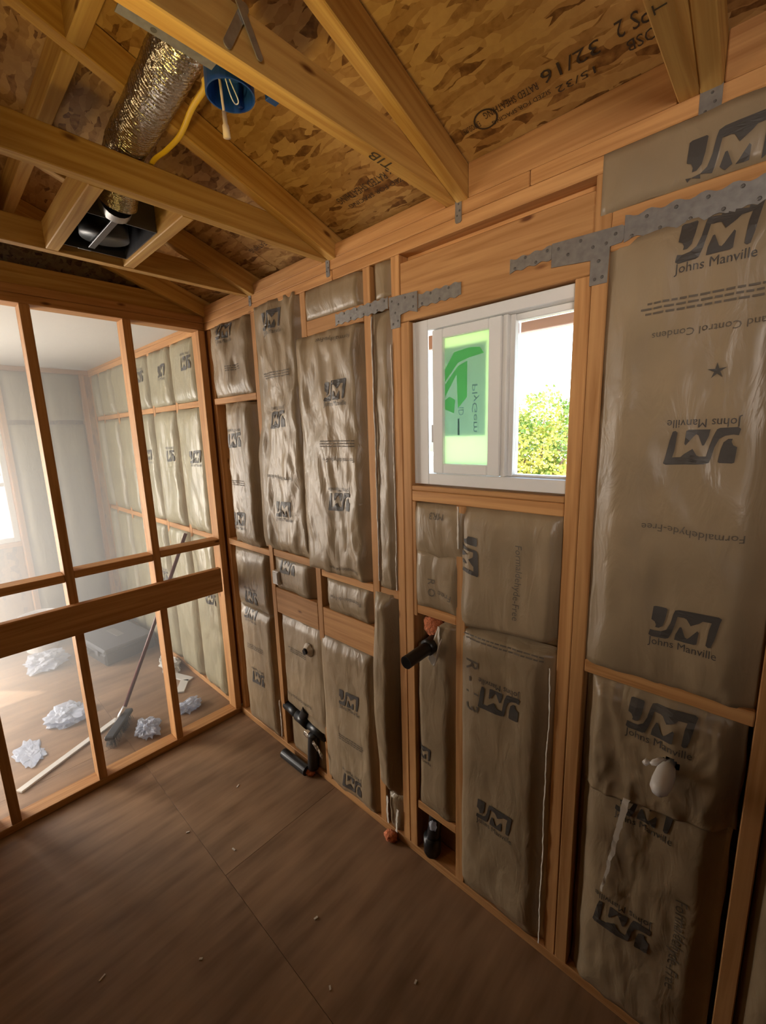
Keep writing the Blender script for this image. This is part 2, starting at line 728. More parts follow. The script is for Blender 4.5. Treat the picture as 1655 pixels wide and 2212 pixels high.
LOGO = [
    _n([(300, 470), (325, 452), (455, 455), (470, 480), (455, 700), (430, 860), (385, 925), (342, 925), (350, 870), (330, 800), (288, 765)]),
    _n([(270, 1110), (285, 990), (340, 1005), (420, 985), (480, 920), (520, 760), (545, 540), (562, 455), (610, 425), (1040, 395), (1075, 425),
        (1060, 520), (1020, 900), (990, 1080), (960, 1095), (935, 1060), (955, 700), (975, 550), (880, 560), (845, 620), (750, 730), (700, 600),
        (670, 580), (595, 580), (575, 760), (545, 960), (510, 1110), (480, 1135), (300, 1145)]),
    _n([(580, 1110), (590, 980), (630, 800), (650, 795), (700, 1000), (725, 1020), (750, 980), (830, 800), (846, 830), (835, 1090), (810, 1112)]),
]


def logo_tris():
    if 'tri' in TXT:
        return TXT['tri']
    bm = bmesh.new()
    for poly in LOGO:
        vs = [bm.verts.new((a, b, 0)) for a, b in poly]
        for t in tessellate_polygon([[Vector((a, b, 0)) for a, b in poly]]):
            try:
                bm.faces.new([vs[i] for i in t])
            except ValueError:
                pass
    for _ in range(3):
        ed = [e for e in bm.edges if e.calc_length() > 0.16]
        if ed:
            bmesh.ops.subdivide_edges(bm, edges=ed, cuts=1)
            bmesh.ops.triangulate(bm, faces=bm.faces)
    bm.verts.ensure_lookup_table()
    V = [(v.co.x, v.co.y) for v in bm.verts]
    F = [tuple(v.index for v in f.verts) for f in bm.faces]
    bm.verts.index_update()
    F = [tuple(v.index for v in f.verts) for f in bm.faces]
    bm.free()
    TXT['tri'] = (V, F)
    return V, F


# ------------------------------------------------------------------ insulation batts
def sstep(t):
    t = max(0.0, min(1.0, t))
    return t * t * (3 - 2 * t)


class Surf:
    """front surface of a batt on a wall plane; u across, v = z; depth positive = out of the wall"""

    def __init__(s, u0, u1, z0, z1, el=-0.035, er=-0.035, et=-0.004, eb=-0.004, mid=0.012, amp=0.007, seed=0, wl=0.05, wr=0.05, wob=0.006, lcut=None, rcut=None, tcut=None, bcut=None):
        s.__dict__.update(locals())

    def bounds(s, t):
        """left and right edge at height fraction t"""
        z = s.z0 + (s.z1 - s.z0) * t
        a = s.u0 + s.wob * noise.noise(Vector((s.seed * 3.1, z * 7.0, 1.7)))
        b = s.u1 + s.wob * noise.noise(Vector((s.seed * 5.3, z * 7.0, 8.2)))
        if s.lcut:
            a = s.lcut(z, a)
        if s.rcut:
            b = s.rcut(z, b)
        return a, b

    def zb(s, w):
        """bottom and top at width fraction w"""
        a = s.z0 + s.wob * noise.noise(Vector((s.seed * 2.3, w * 4.0, 3.3)))
        b = s.z1 + s.wob * noise.noise(Vector((s.seed * 4.1, w * 4.0, 5.9)))
        if s.tcut:
            b = s.tcut(w, b)
        if s.bcut:
            a = s.bcut(w, a)
        return a, b

    def depth(s, u, z):
        t = (z - s.z0) / (s.z1 - s.z0)
        a, b = s.bounds(min(1, max(0, t)))
        dl = sstep((u - a) / s.wl)
        dr = sstep((b - u) / s.wr)
        base = s.mid
        base = s.el + (base - s.el) * dl
        base = s.er + (base - s.er) * dr
        vt = sstep((s.z1 - z) / 0.05)
        vb = sstep((z - s.z0) / 0.05)
        base = min(base, s.et + (base - s.et) * vt)
        base = min(base, s.eb + (base - s.eb) * vb)
        k = dl * dr
        p = Vector((u * 7.5, z * 1.9, s.seed * 1.37))
        q = Vector((u * 15.0 + z * 3.0, z * 5.0 - u * 4, s.seed * 2.9))
        w = noise.noise(p) * 0.9
        w += (0.5 - abs(noise.noise(q)) * 2.0) * 0.55
        w += (0.4 - abs(noise.noise(Vector((u * 26 - z * 8, z * 11 + u * 9, s.seed)))) * 1.6) * 0.28
        return base + s.amp * w * (0.25 + 0.75 * k)


def to_world(axis, plane, u, d, z):
    """axis 'y': wall in plane y = plane facing -y ; axis 'x': wall in plane x = plane facing +x, u is y"""
    if axis == 'y':
        return Vector((u, plane - d, z))
    return Vector((plane + d, u, z))


def batt(label, S, prints=(), mat='film', axis='y', plane=0.0, back=-0.07, group=None, hole=None, cat='insulation', name='insulation_batt', du=0.0125, dz=0.017):
    nu = max(6, int((S.u1 - S.u0) / du))
    nz = max(6, int((S.z1 - S.z0) / dz))
    c = to_world(axis, plane, (S.u0 + S.u1) / 2, 0, S.z0)
    V, F = [], []
    idx = {}
    for j in range(nz + 1):
        for i in range(nu + 1):
            t = j / nz
            w = i / nu
            za, zb_ = S.zb(w)
            z = za + (zb_ - za) * t
            a, b = S.bounds(t)
            u = a + (b - a) * w
            idx[(i, j)] = len(V)
            V.append(to_world(axis, plane, u, S.depth(u, z), z) - c)
    skip = set()
    for j in range(nz):
        for i in range(nu):
            q = (idx[(i, j)], idx[(i + 1, j)], idx[(i + 1, j + 1)], idx[(i, j + 1)])
            if hole:
                m = sum((V[k] for k in q), Vector()) / 4 + c
                uu = m.x if axis == 'y' else m.y
                if any(((uu - hu) / hr) ** 2 + ((m.z - hz) / hr2) ** 2 < 1 for hu, hz, hr, hr2 in hole):
                    skip.add((i, j))
                    continue
            F.append(q)
    # sides running back into the wall
    ring = [(i, 0) for i in range(nu + 1)] + [(nu, j) for j in range(1, nz + 1)] + [(i, nz) for i in range(nu - 1, -1, -1)] + [(0, j) for j in range(nz - 1, 0, -1)]
    bidx = []
    for k in ring:
        v = V[idx[k]] + c
        if axis == 'y':
            v = Vector((v.x, plane - back, v.z))
        else:
            v = Vector((plane + back, v.y, v.z))
        bidx.append(len(V))
        V.append(v - c)
    n = len(ring)
    for k in range(n):
        a, b = idx[ring[k]], idx[ring[(k + 1) % n]]
        F.append((b, a, bidx[k], bidx[(k + 1) % n]))
    F.append(tuple(bidx))
    me = raw('batt', V, F)
    o = link(name, me, mat, None, c)
    for p in me.polygons[:-1]:
        p.use_smooth = True
    tag(o, label, cat, group)
    for pr in prints:
        make_print(o, S, axis, plane, *pr)
    return o


def make_print(o, S, axis, plane, kind, u, z, flip=0, size=0.135, text=None, wave=0.0, ink=None):
    """flip: rotation in degrees seen from the room"""
    parts = []
    if kind == 'logo':
        V, F = logo_tris()
        parts.append(([(a * size, b * size * 0.62) for a, b in V], F))
        TV, TF = text_tris('Johns Manville')
        w = max(v[0] for v in TV)
        k = size * 0.98 / w
        parts.append(([((a - w / 2) * k, b * k * 1.15 - size * 0.45) for a, b in TV], TF))
        nm = 'printed_logo'
    elif kind == 'text':
        TV, TF = text_tris(text)
        w = max(v[0] for v in TV)
        k = size / w
        parts.append(([((a - w / 2) * k, b * k + wave * math.sin((a / w) * 5.5)) for a, b in TV], TF))
        nm = 'printed_text'
    elif kind == 'lines':
        nm = 'printed_lines'
        rnd = random.Random(int(u * 1000 + z * 77))
        for r in range(3):
            x = -size / 2
            while x < size / 2:
                L_ = rnd.uniform(0.008, 0.022)
                y0 = -r * 0.011
                V = [(x, y0), (x + L_, y0), (x + L_, y0 + 0.0045), (x, y0 + 0.0045)]
                parts.append((V, [(0, 1, 2, 3)]))
                x += L_ + 0.004
    elif kind == 'star':
        nm = 'star_mark'
        V = []
        for k in range(10):
            r = size * (0.5 if k % 2 == 0 else 0.16)
            a = rad(20) + k * PI / 5
            V.append((r * math.cos(a), r * math.sin(a)))
        V.append((0, 0))
        parts.append((V, [(k, (k + 1) % 10, 10) for k in range(10)]))
    ca, sa = math.cos(rad(flip)), math.sin(rad(flip))
    VV, FF = [], []
    sgn = 1
    for V, F in parts:
        b0 = len(VV)
        for a, b in V:
            uu = u + sgn * (a * ca - b * sa)
            zz = z + a * sa + b * ca
            VV.append((uu, zz))
        for f in F:
            cu = sum(VV[b0 + i][0] for i in f) / len(f)
            cz = sum(VV[b0 + i][1] for i in f) / len(f)
            if S.u0 + 0.004 < cu < S.u1 - 0.004 and S.z0 + 0.006 < cz < S.z1 - 0.006:
                FF.append(tuple(b0 + i for i in f))
    if not FF:
        return
    c = Vector(o.location)
    P = [to_world(axis, plane, a, S.depth(a, b) + 0.0022, b) - c for a, b in VV]
    me = raw('print', P, FF)
    used = set(i for f in FF for i in f)
    bm = bmesh.new()
    bm.from_mesh(me)
    bmesh.ops.delete(bm, geom=[v for v in bm.verts if not v.link_faces], context='VERTS')
    me = bm_mesh(bm, 'print')
    po = link(nm, me, ink or ('ink' if kind in ('logo', 'star') else 'ink_soft'), o, c)
    if kind in ('text', 'lines'):
        po['kind'] = 'stuff'
    return


# ================================================================== SETTING
ZP = 2.46          # top of wall plates / underside of joists
SL = 1 / 3.0       # roof slope 4:12
ZS = 2.551         # underside of sheathing at wall face


def roof_z(y):
    return ZS - SL * y


# ---------------------------------------------------------------- floor panels
floor = empty('floor')
tag(floor, 'brown plywood subfloor running through both rooms', 'floor', kind='structure')
gap = 0.0006
ys = [0.12, -0.60, -1.82, -3.04, -4.26]
for r in range(4):
    xs = [-2.6, -1.5, 0.94, 3.38, 4.6] if r % 2 == 0 else [-2.6, -0.28, 2.16, 4.6]
    for i in range(len(xs) - 1):
        box('floor_panel', floor, xs[i] + gap, xs[i + 1] - gap, ys[r + 1] + gap, ys[r] - gap, -0.02, 0.0, 'floor', 0.0005)
box('floor_joist_deck', floor, -2.6, 4.6, -4.26, 0.12, -0.06, -0.021, 'stud', 0)

# ---------------------------------------------------------------- window wall framing
wb = empty('wall_back')
tag(wb, 'open stud wall with window, framed in orange fir lumber', 'wall', kind='structure')
D = 0.089
STUDS = [(-0.065, -0.027), (0.488, 0.526), (0.885, 0.923), (1.267, 1.305), (2.48, 2.518), (2.88, 2.918), (3.28, 3.318), (3.68, 3.718)]
for a, b in STUDS:
    box('stud', wb, a, b, 0, D, 0.038, 2.384)
box('stud', wb, 0.0, 0.038, 0.012, D, 0.038, 2.384)
box('king_stud', wb, 1.405, 1.443, 0, D, 0.038, 2.384)
box('trimmer_stud', wb, 1.4445, 1.4825, 0, D, 0.038, 2.164)
box('trimmer_stud', wb, 2.030, 2.068, 0, D, 0.038, 2.164)
box('king_stud', wb, 2.0695, 2.1075, 0, D, 0.038, 2.384)
# plates
box('sole_plate', wb, -0.02, 4.0, 0, D, 0, 0.038)
for x0, x1 in ((-2.4, 1.1), (1.102, 4.0)):
    box('top_plate', wb, x0, x1, 0, D, 2.3845, 2.4215, 'rim')
for x0, x1 in ((-2.4, 1.9), (1.902, 4.0)):
    box('top_plate', wb, x0, x1, 0, D, 2.4225, 2.46, 'rim')
# header over the window and recessed filler above it
box('window_header', wb, 1.4445, 2.068, 0.003, D, 2.1655, 2.354, 'rim')
box('header_filler', wb, 1.4445, 2.068, 0.045, D, 2.355, 2.384, 'rim')
# rough sill (two flat plates) and cripples
box('rough_sill', wb, 1.484, 2.029, 0, D, 1.585, 1.602)
box('rough_sill', wb, 1.484, 2.029, 0, D, 1.546, 1.584)
box('cripple_stud', wb, 1.674, 1.712, 0, D, 0.038, 1.545)
box('cripple_stud', wb, 1.484, 1.500, 0.0, D, 1.10, 1.545)
# blocking
box('blocking', wb, 0.04, 0.487, 0, D, 1.977, 2.011)
box('blocking', wb, 0.04, 0.487, 0.004, D, 1.155, 1.19)
box('blocking', wb, 0.527, 0.884, 0.004, D, 1.166, 1.204)
box('blocking', wb, 0.924, 1.266, 0.004, D, 1.138, 1.172)
box('blocking', wb, 1.306, 1.404, 0.004, D, 1.140, 1.174)
box('blocking', wb, 0.924, 1.266, 0.0, D, 2.205, 2.265)
box('blocking', wb, 1.306, 1.404, 0.0, D, 2.225, 2.262)
box('backing_board', wb, 0.527, 0.884, 0.0, 0.038, 0.850, 0.992, 'rim')
box('backing_board', wb, 0.924, 1.266, 0.0, 0.038, 0.842, 0.984, 'rim')
box('blocking', wb, 1.484, 1.673, 0.002, D, 1.112, 1.148)
box('blocking', wb, 1.484, 1.673, 0.004, D, 0.235, 0.272)
box('blocking', wb, 2.1085, 2.479, 0.0, D, 2.205, 2.292, 'rim')
box('blocking', wb, 2.1085, 2.479, 0.0, D, 1.104, 1.142)
box('blocking', wb, 2.519, 2.879, 0.0, D, 1.104, 1.142)
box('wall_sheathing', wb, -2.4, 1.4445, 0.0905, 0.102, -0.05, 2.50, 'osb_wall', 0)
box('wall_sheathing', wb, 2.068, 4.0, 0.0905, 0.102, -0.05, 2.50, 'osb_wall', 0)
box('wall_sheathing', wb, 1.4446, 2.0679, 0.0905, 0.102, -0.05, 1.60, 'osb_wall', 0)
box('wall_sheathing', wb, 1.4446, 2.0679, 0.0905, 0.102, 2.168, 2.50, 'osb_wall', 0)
# the same wall beyond the partition
for a in (-0.50, -0.90, -1.30, -1.70, -2.10, -2.36):
    box('stud', wb, a, a + 0.038, 0, D, 0.038, 2.384)
box('sole_plate', wb, -2.4, -0.11, 0, D, 0, 0.038)
for a, b in ((-0.461, -0.09), (-0.899, -0.501), (-1.299, -0.901), (-1.699, -1.301), (-2.099, -1.701), (-2.32, -2.101)):
    box('blocking', wb, a + 0.04 if a < -0.47 else a, b, 0.0, D, 1.978, 2.014)
    box('blocking', wb, a + 0.04 if a < -0.47 else a, b, 0.0, D, 1.150 + 0.0, 1.186)

# ---------------------------------------------------------------- partition on the left
wl = empty('wall_left')
tag(wl, 'open stud partition seen through to the next room', 'wall', kind='structure')
PX0, PX1 = -0.089, 0.0
for y in (-0.036, -0.415, -0.813, -1.168, -2.0, -2.4, -2.8):
    box('stud', wl, PX0, PX1, y, y + 0.0375, 0.0385, 2.3835)
box('sole_plate', wl, PX0, PX1, -1.25, -0.001, 0.0, 0.038)
box('sole_plate', wl, PX0, PX1, -3.0, -1.95, 0.0, 0.038)
box('top_plate', wl, PX0, PX1, -3.0, -0.001, 2.384, 2.4215)
box('top_plate', wl, PX0, PX1, -3.0, -0.001, 2.4225, 2.46)
box('light_block_panel', wl, PX0 - 0.014, PX0 - 0.001, -4.1, -1.21, 0.0, 2.43, 'drywall', 0)  # unseen panel added to keep next-room light off the right side
box('blocking', wl, PX0, PX1, -0.377, -0.037, 1.150, 1.188)
box('blocking', wl, PX0, PX1, -0.775, -0.416, 1.140, 1.178)
box('blocking', wl, PX0, PX1, -1.13, -0.814, 1.130, 1.168)
box('backing_board', wl, 0.0005, 0.0385, -1.20, -0.062, 0.868, 1.018, 'rim')

# ---------------------------------------------------------------- ceiling framing and roof
cl = empty('ceiling')
tag(cl, 'open ceiling of joists and rafters under strand board roof sheathing', 'ceiling', kind='structure')
JX = [(-0.60, -0.562), (-0.062, -0.024), (0.457, 0.495), (1.046, 1.084), (1.635, 1.673), (2.225, 2.263), (2.815, 2.853), (3.405, 3.443)]
YB = -2.95
for a, b in JX[1:]:
    box('ceiling_joist', cl, a, b, YB, 0.085, ZP + 0.0005, ZP + 0.0895, 'joist')
RH = 0.089
ang = math.atan(SL)
for a, b in JX[1:]:
    xc = b + 0.0195
    # rafter top touches the sheathing
    off = (RH / 2) / math.cos(ang)
    y0, y1 = 0.50, YB
    beam('rafter', cl, (xc, y1, roof_z(y1) - off - 0.001), (xc, y0, roof_z(y0) - off - 0.001), 0.038, RH, 'joist')
# rim blocks between rafters on the plate; the left bays leave a vent slit
for i in range(1, len(JX) - 1):
    x0 = JX[i][1] + 0.0395
    x1 = JX[i + 1][0] - 0.0005
    top = 2.546 if x1 < 1.7 else 2.5505
    if x1 < 1.7:
        top = 2.508
    box('rim_block', cl, x0, x1, 0.0, 0.038, ZP + 0.0005, top, 'rim')
box('rim_block', cl, -2.4, -0.063, 0.0, 0.038, ZP + 0.0005, 2.530, 'rim')
# purlin blocks between rafters
for i in range(1, 6):
    x0 = JX[i][1] + 0.0395
    x1 = JX[i + 1][1] + 0.0005
    yc = -0.80
    bx = beam('purlin_block', cl, (x0, yc, roof_z(yc) - 0.0495), (x1, yc, roof_z(yc) - 0.0495), 0.038, 0.089, 'joist')
# short joists carrying the fan
box('fan_blocking', cl, 0.4955, 1.0455, -0.79, -0.752, ZP + 0.0005, ZP + 0.0895, 'joist')
box('fan_blocking', cl, 0.4955, 1.0455, -0.545, -0.507, ZP + 0.0005, ZP + 0.0895, 'joist')
# sheathing panels (long side along the wall, staggered joints)
cosA = math.cos(ang)
bounds = [0.62, -0.60, -1.82, -3.04]
for r in range(3):
    yA, yBn = bounds[r], bounds[r + 1]
    xs = [-3.0, -0.55, 1.67, 4.2] if r == 1 else [-3.0, -1.15, 1.29, 4.2] if r == 2 else [-3.0, -1.75, 0.69, 4.2]
    for i in range(len(xs) - 1):
        x0, x1 = xs[i] + 0.0002, xs[i + 1] - 0.0002
        Ly = (yA - yBn) / cosA - 0.0004
        me = box_mesh(x1 - x0, Ly, 0.0115, 0.001)
        yc = (yA + yBn) / 2
        link('roof_panel', me, 'osb', cl, ((x0 + x1) / 2, yc, roof_z(yc) + 0.006 / cosA + 0.0005), (-ang, 0, 0))
# eave fascia outside
box('fascia_board', cl, -3.0, 4.2, 0.455, 0.493, 2.158, 2.352, 'pink_board')
# stamps on the sheathing
udr = Vector((-1, 0, 0))
vdr = Vector((0, 1, -SL)).normalized()


def stamp(s, x, y, width, height=None, mat='osb_ink'):
    text_plate('printed_stamp', cl, s, (x, y, roof_z(y) - 0.0015), udr, vdr, width, mat, height=height)


stamp('32/16', 2.03, -0.098, 0.125, 0.030)
stamp('15/32', 2.03, -0.058, 0.085, 0.016)
stamp('RATED SHEATHING', 1.885, -0.090, 0.14, 0.018)
stamp('SIZED FOR SPACING', 1.90, -0.064, 0.15, 0.011)
stamp('EXPOSURE 1', 1.77, -0.080, 0.055, 0.016)
stamp('PS 2', 2.155, -0.105, 0.06, 0.034)
stamp('OSB', 2.165, -0.066, 0.055, 0.024)
stamp('RATED SHEATHING', 1.36, -0.086, 0.22, 0.026)
stamp('32/16', 1.53, -0.092, 0.10, 0.026)
stamp('SIZED FOR SPACING', 1.40, -0.052, 0.26, 0.016)
stamp('RATED SHEATHING', 0.80, -0.09, 0.24, 0.022)
ringV, ringF = [], []
for k in range(28):
    a = 2 * PI * k / 28
    for r in (0.022, 0.026):
        ringV.append(udr * (r * 1.25 * math.cos(a)) + vdr * (r * math.sin(a)))
for k in range(28):
    ringF.append((2 * k, 2 * k + 1, (2 * k + 3) % 56, (2 * k + 2) % 56))
link('printed_stamp', raw('ring', ringV, ringF), 'osb_ink', cl, (1.815, -0.082, roof_z(-0.082) - 0.0015))
# hand lettering on the underside of a joist
text_plate('marker_lettering', cl, 'TIB', (1.654, -0.307, ZP - 0.0003), (0.0, -1.0, 0), (-1, 0, 0), 0.082, 'pencil', height=0.026)
text_plate('marker_lettering', cl, 'T I', (2.244, -0.285, ZP - 0.0003), (0.0, -1.0, 0), (-1, 0, 0), 0.04, 'pencil', height=0.02)

# ---------------------------------------------------------------- next room shell
cn = box('ceiling_next_room', None, -2.4, -0.10, -4.1, -0.002, 2.44, 2.455, 'drywall', 0)
tag(cn, 'white drywall ceiling of the next room', 'ceiling', kind='structure')
wf = empty('wall_far')
tag(wf, 'shaded end wall of the next room with a bright window', 'wall', kind='structure')
FX = -2.4
for y in (-0.075, -0.40, -0.68, -1.73, -3.14, -3.54, -3.94):
    box('stud', wf, FX - D, FX, y, y + 0.038, 0.0, 2.40)
box('top_plate', wf, FX - D, FX, -4.1, -0.0005, 2.401, 2.4395)
box('window_header', wf, FX - D, FX, -1.69, -0.69, 2.045, 2.20)
box('rough_sill', wf, FX - D, FX, -1.69, -0.69, 0.90, 0.938)
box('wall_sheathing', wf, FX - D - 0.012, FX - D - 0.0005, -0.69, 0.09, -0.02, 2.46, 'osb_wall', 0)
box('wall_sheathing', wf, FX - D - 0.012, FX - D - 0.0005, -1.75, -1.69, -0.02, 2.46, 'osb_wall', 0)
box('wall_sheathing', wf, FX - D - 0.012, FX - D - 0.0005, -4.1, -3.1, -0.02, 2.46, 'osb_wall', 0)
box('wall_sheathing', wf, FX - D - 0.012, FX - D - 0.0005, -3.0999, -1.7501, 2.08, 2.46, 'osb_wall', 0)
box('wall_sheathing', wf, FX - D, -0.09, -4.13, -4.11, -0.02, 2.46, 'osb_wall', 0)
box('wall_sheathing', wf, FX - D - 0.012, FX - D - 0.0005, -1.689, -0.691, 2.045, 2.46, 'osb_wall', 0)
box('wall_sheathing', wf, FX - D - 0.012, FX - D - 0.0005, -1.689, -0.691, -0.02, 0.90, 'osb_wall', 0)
# the unseen sides of both rooms
wfr = empty('wall_front')
tag(wfr, 'plain sheathed wall behind the camera', 'wall', kind='structure')
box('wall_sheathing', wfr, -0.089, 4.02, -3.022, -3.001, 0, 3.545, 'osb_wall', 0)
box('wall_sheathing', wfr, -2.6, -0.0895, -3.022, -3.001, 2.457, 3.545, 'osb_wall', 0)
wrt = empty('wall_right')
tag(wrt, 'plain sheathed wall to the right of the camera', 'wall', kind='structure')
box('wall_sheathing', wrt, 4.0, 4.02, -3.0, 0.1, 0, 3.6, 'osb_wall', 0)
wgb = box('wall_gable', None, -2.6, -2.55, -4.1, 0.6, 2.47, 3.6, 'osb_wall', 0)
tag(wgb, 'dark gable end above the next room', 'wall', kind='structure')

# ---------------------------------------------------------------- outdoors
gnd = box('ground', None, -40, 40, -40, 40, -0.62, -0.60, 'concrete', 0)
tag(gnd, 'pale sunlit ground outside the house', 'ground', kind='structure')

# ================================================================== WINDOW
def vinyl_window(root, x0, x1, z0, z1):
    pass


w1 = empty('window_1', (1.78, 0.03, 1.605))
tag(w1, 'white vinyl sliding window in the stud wall', 'window', kind='structure')
WM = 'white_vinyl'
WX0, WX1, WZ0, WZ1 = 1.504, 2.060, 1.608, 2.160
FY0, FY1 = 0.020, 0.098
box('frame_jamb', w1, 1.4937, 1.546, FY0, 0.0255, WZ0, WZ1, WM, 0.002)
box('jamb_web', w1, 1.4828, 1.4935, FY0, FY1, WZ0, WZ1, WM, 0.001)
box('frame_jamb', w1, 2.034, WX1, FY0, FY1, WZ0, WZ1, WM, 0.003)
box('frame_head', w1, 1.494, 2.0335, 0.0258, FY1, 2.126, WZ1, WM, 0.003)
box('frame_sill', w1, 1.494, 2.0335, 0.0258, FY1, WZ0, 1.646, WM, 0.003)
# sliding sash on the left, stopped just short of the jamb
sx0, sx1, sz0, sz1 = 1.5585, 1.814, 1.6475, 2.1245
box('frame_lip', w1, 1.5465, 2.0335, FY0, 0.0255, 2.126, WZ1, WM, 0.002)
box('frame_lip', w1, 1.5465, 2.0335, FY0, 0.0255, WZ0, 1.646, WM, 0.002)
sash = empty('sliding_sash', (1.68, 0.035, sz0))
sash.parent = w1
sash.location = Vector((1.68, 0.035, sz0)) - Vector(w1.location)
sash['label'] = 'sliding sash with obscured glass given the green light from outside as tint and paper label'
SY0, SY1 = 0.027, 0.052
box('stile', sash, sx0, 1.602, SY0, SY1, sz0, sz1, WM, 0.003)
box('stile', sash, 1.771, sx1, SY0, SY1, sz0, sz1, WM, 0.003)
box('rail', sash, 1.6022, 1.7708, SY0, SY1, 2.094, sz1, WM, 0.003)
box('rail', sash, 1.6022, 1.7708, SY0, SY1, sz0, 1.681, WM, 0.003)
box('pane', sash, 1.603, 1.770, 0.038, 0.042, 1.6815, 2.0935, 'obscure', 0)
box('latch', sash, 1.5535, 1.5583, 0.028, 0.045, 1.755, 1.815, 'white_plastic', 0.001)
# paper label stuck on the outer side of the pane
LY = 0.0428
box('label_sheet', sash, 1.604, 1.758, LY, LY + 0.0006, 1.775, 2.062, 'label_paper', 0)
LQ = LY - 0.0052
LG = [[(1.604, 1.995), (1.640, 2.045), (1.700, 2.052), (1.735, 2.048), (1.750, 2.028), (1.700, 2.022), (1.655, 2.010), (1.604, 1.955)],
      [(1.604, 1.945), (1.655, 2.000), (1.690, 2.012), (1.690, 1.900), (1.655, 1.865), (1.650, 1.975), (1.604, 1.905)],
      [(1.604, 1.895), (1.622, 1.905), (1.645, 1.893), (1.640, 1.850), (1.604, 1.865)]]
for poly in LG:
    plate('label_print', sash, poly, 'xz', LQ + 0.0005, 0.0004, 'label_green')
text_plate('label_lettering', sash, 'PlyGem', (1.722, LQ - 0.0004, 1.862), (0, 0, -1), (-1, 0, 0), 0.150, 'label_ink', height=0.026)
text_plate('label_lettering', sash, 'ID', (1.668, LQ - 0.0004, 1.855), (0, 0, -1), (-1, 0, 0), 0.026, 'label_ink', height=0.020)
plate('label_print', sash, [(1.655, 1.778), (1.662, 1.778), (1.662, 1.832), (1.655, 1.832)], 'xz', LQ, 0.0004, 'label_ink')
# fixed light on the right
fx = empty('fixed_light', (1.92, 0.06, 1.65))
fx.parent = w1
fx.location = Vector((1.92, 0.06, 1.65)) - Vector(w1.location)
box('stile', fx, 1.8145, 1.830, 0.034, 0.090, 1.6465, 2.1255, WM, 0.002)
box('stile', fx, 1.8302, 1.846, 0.050, 0.090, 1.6465, 2.1255, WM, 0.002)
box('stile', fx, 2.0215, 2.0338, 0.055, 0.090, 1.6465, 2.1255, WM, 0.002)
box('rail', fx, 1.8462, 2.0213, 0.055, 0.090, 2.106, 2.1255, WM, 0.002)
box('rail', fx, 1.8462, 2.0213, 0.055, 0.090, 1.6465, 1.653, WM, 0.002)
box('pane', fx, 1.847, 2.021, 0.070, 0.074, 1.6535, 2.1055, 'glass', 0)

# far window in the next room
w2 = empty('window_2', (FX - 0.05, -1.2, 0.94))
tag(w2, 'bright white window on the end wall of the next room', 'window', kind='structure')
box('frame_jamb', w2, FX - 0.085, FX - 0.02, -0.735, -0.692, 0.94, 2.043, WM, 0.003)
box('frame_jamb', w2, FX - 0.085, FX - 0.02, -1.688, -1.645, 0.94, 2.043, WM, 0.003)
box('frame_head', w2, FX - 0.085, FX - 0.02, -1.644, -0.736, 2.0, 2.043, WM, 0.003)
box('frame_sill', w2, FX - 0.085, FX - 0.02, -1.644, -0.736, 0.94, 0.98, WM, 0.003)
box('meeting_rail', w2, FX - 0.075, FX - 0.03, -1.644, -0.736, 1.43, 1.465, WM, 0.003)
box('pane', w2, FX - 0.058, FX - 0.054, -1.643, -0.737, 0.981, 1.429, 'glass', 0)
box('pane', w2, FX - 0.058, FX - 0.054, -1.643, -0.737, 1.466, 1.999, 'glass', 0)

# ================================================================== INSULATION BATTS ON THE WINDOW WALL
F_ = 'Formaldehyde-Free'
S = Surf
batt('wrinkled poly-faced batt at the ceiling in the corner bay by the partition',
     S(0.042, 0.487, 2.013, 2.383, el=-0.02, er=-0.035, mid=0.012, amp=0.018, seed=1, wr=0.06),
     [('logo', 0.235, 2.345, 0), ('lines', 0.30, 2.16, 0, 0.12)])
batt('tall narrow batt in the corner bay under the short block',
     S(0.085, 0.468, 1.192, 1.975, el=-0.05, er=-0.055, mid=0.014, amp=0.013, seed=2, wl=0.11, wr=0.09),
     [('logo', 0.255, 1.775, 180), ('logo', 0.235, 1.335, 0), ('lines', 0.25, 1.55, 0, 0.12)])


def b_left(z, a):
    return a + 0.066 * sstep((z - 1.66) / 0.25)


batt('shiny tall batt with three logos, second bay from the partition, reaching the top plate',
     S(0.462, 0.882, 1.208, 2.400, el=0.003, er=-0.03, mid=0.016, amp=0.017, seed=3, wl=0.06, wr=0.05, lcut=b_left, et=0.004),
     [('logo', 0.685, 2.315, 0), ('logo', 0.690, 1.868, 180), ('logo', 0.680, 1.435, 0), ('lines', 0.70, 2.065, 180, 0.20), ('text', 0.67, 1.60, 180, 0.22, F_, 0.004)])
batt('small plain batt piece under the top plate left of the long strap',
     S(0.886, 1.266, 2.268, 2.384, el=-0.035, er=-0.045, mid=0.006, amp=0.004, seed=4, wl=0.05, wr=0.04), [])
batt('tall glossy batt with two logos between the second bay and the lone stud',
     S(0.848, 1.262, 1.172, 2.203, el=0.005, er=-0.055, mid=0.016, amp=0.015, seed=5, wl=0.04, wr=0.055, et=0.003, eb=0.006),
     [('logo', 1.103, 1.968, 0), ('logo', 1.097, 1.508, 180), ('lines', 1.10, 1.745, 180, 0.20), ('text', 1.10, 1.695, 180, 0.20, F_, 0.0),
      ('text', 1.10, 2.175, 180, 0.20, F_, 0.006), ('text', 1.10, 1.215, 180, 0.18, F_, -0.006)])
batt('tiny batt scrap above the strap between lone stud and king stud',
     S(1.307, 1.403, 2.264, 2.383, el=-0.02, er=-0.02, mid=-0.004, amp=0.004, seed=6, wl=0.03, wr=0.03), [])
batt('thin batt strip squeezed between lone stud and king stud beside the window',
     S(1.307, 1.404, 1.176, 2.222, el=-0.004, er=-0.03, mid=0.004, amp=0.012, seed=7, wl=0.03, wr=0.035, wob=0.004), [])
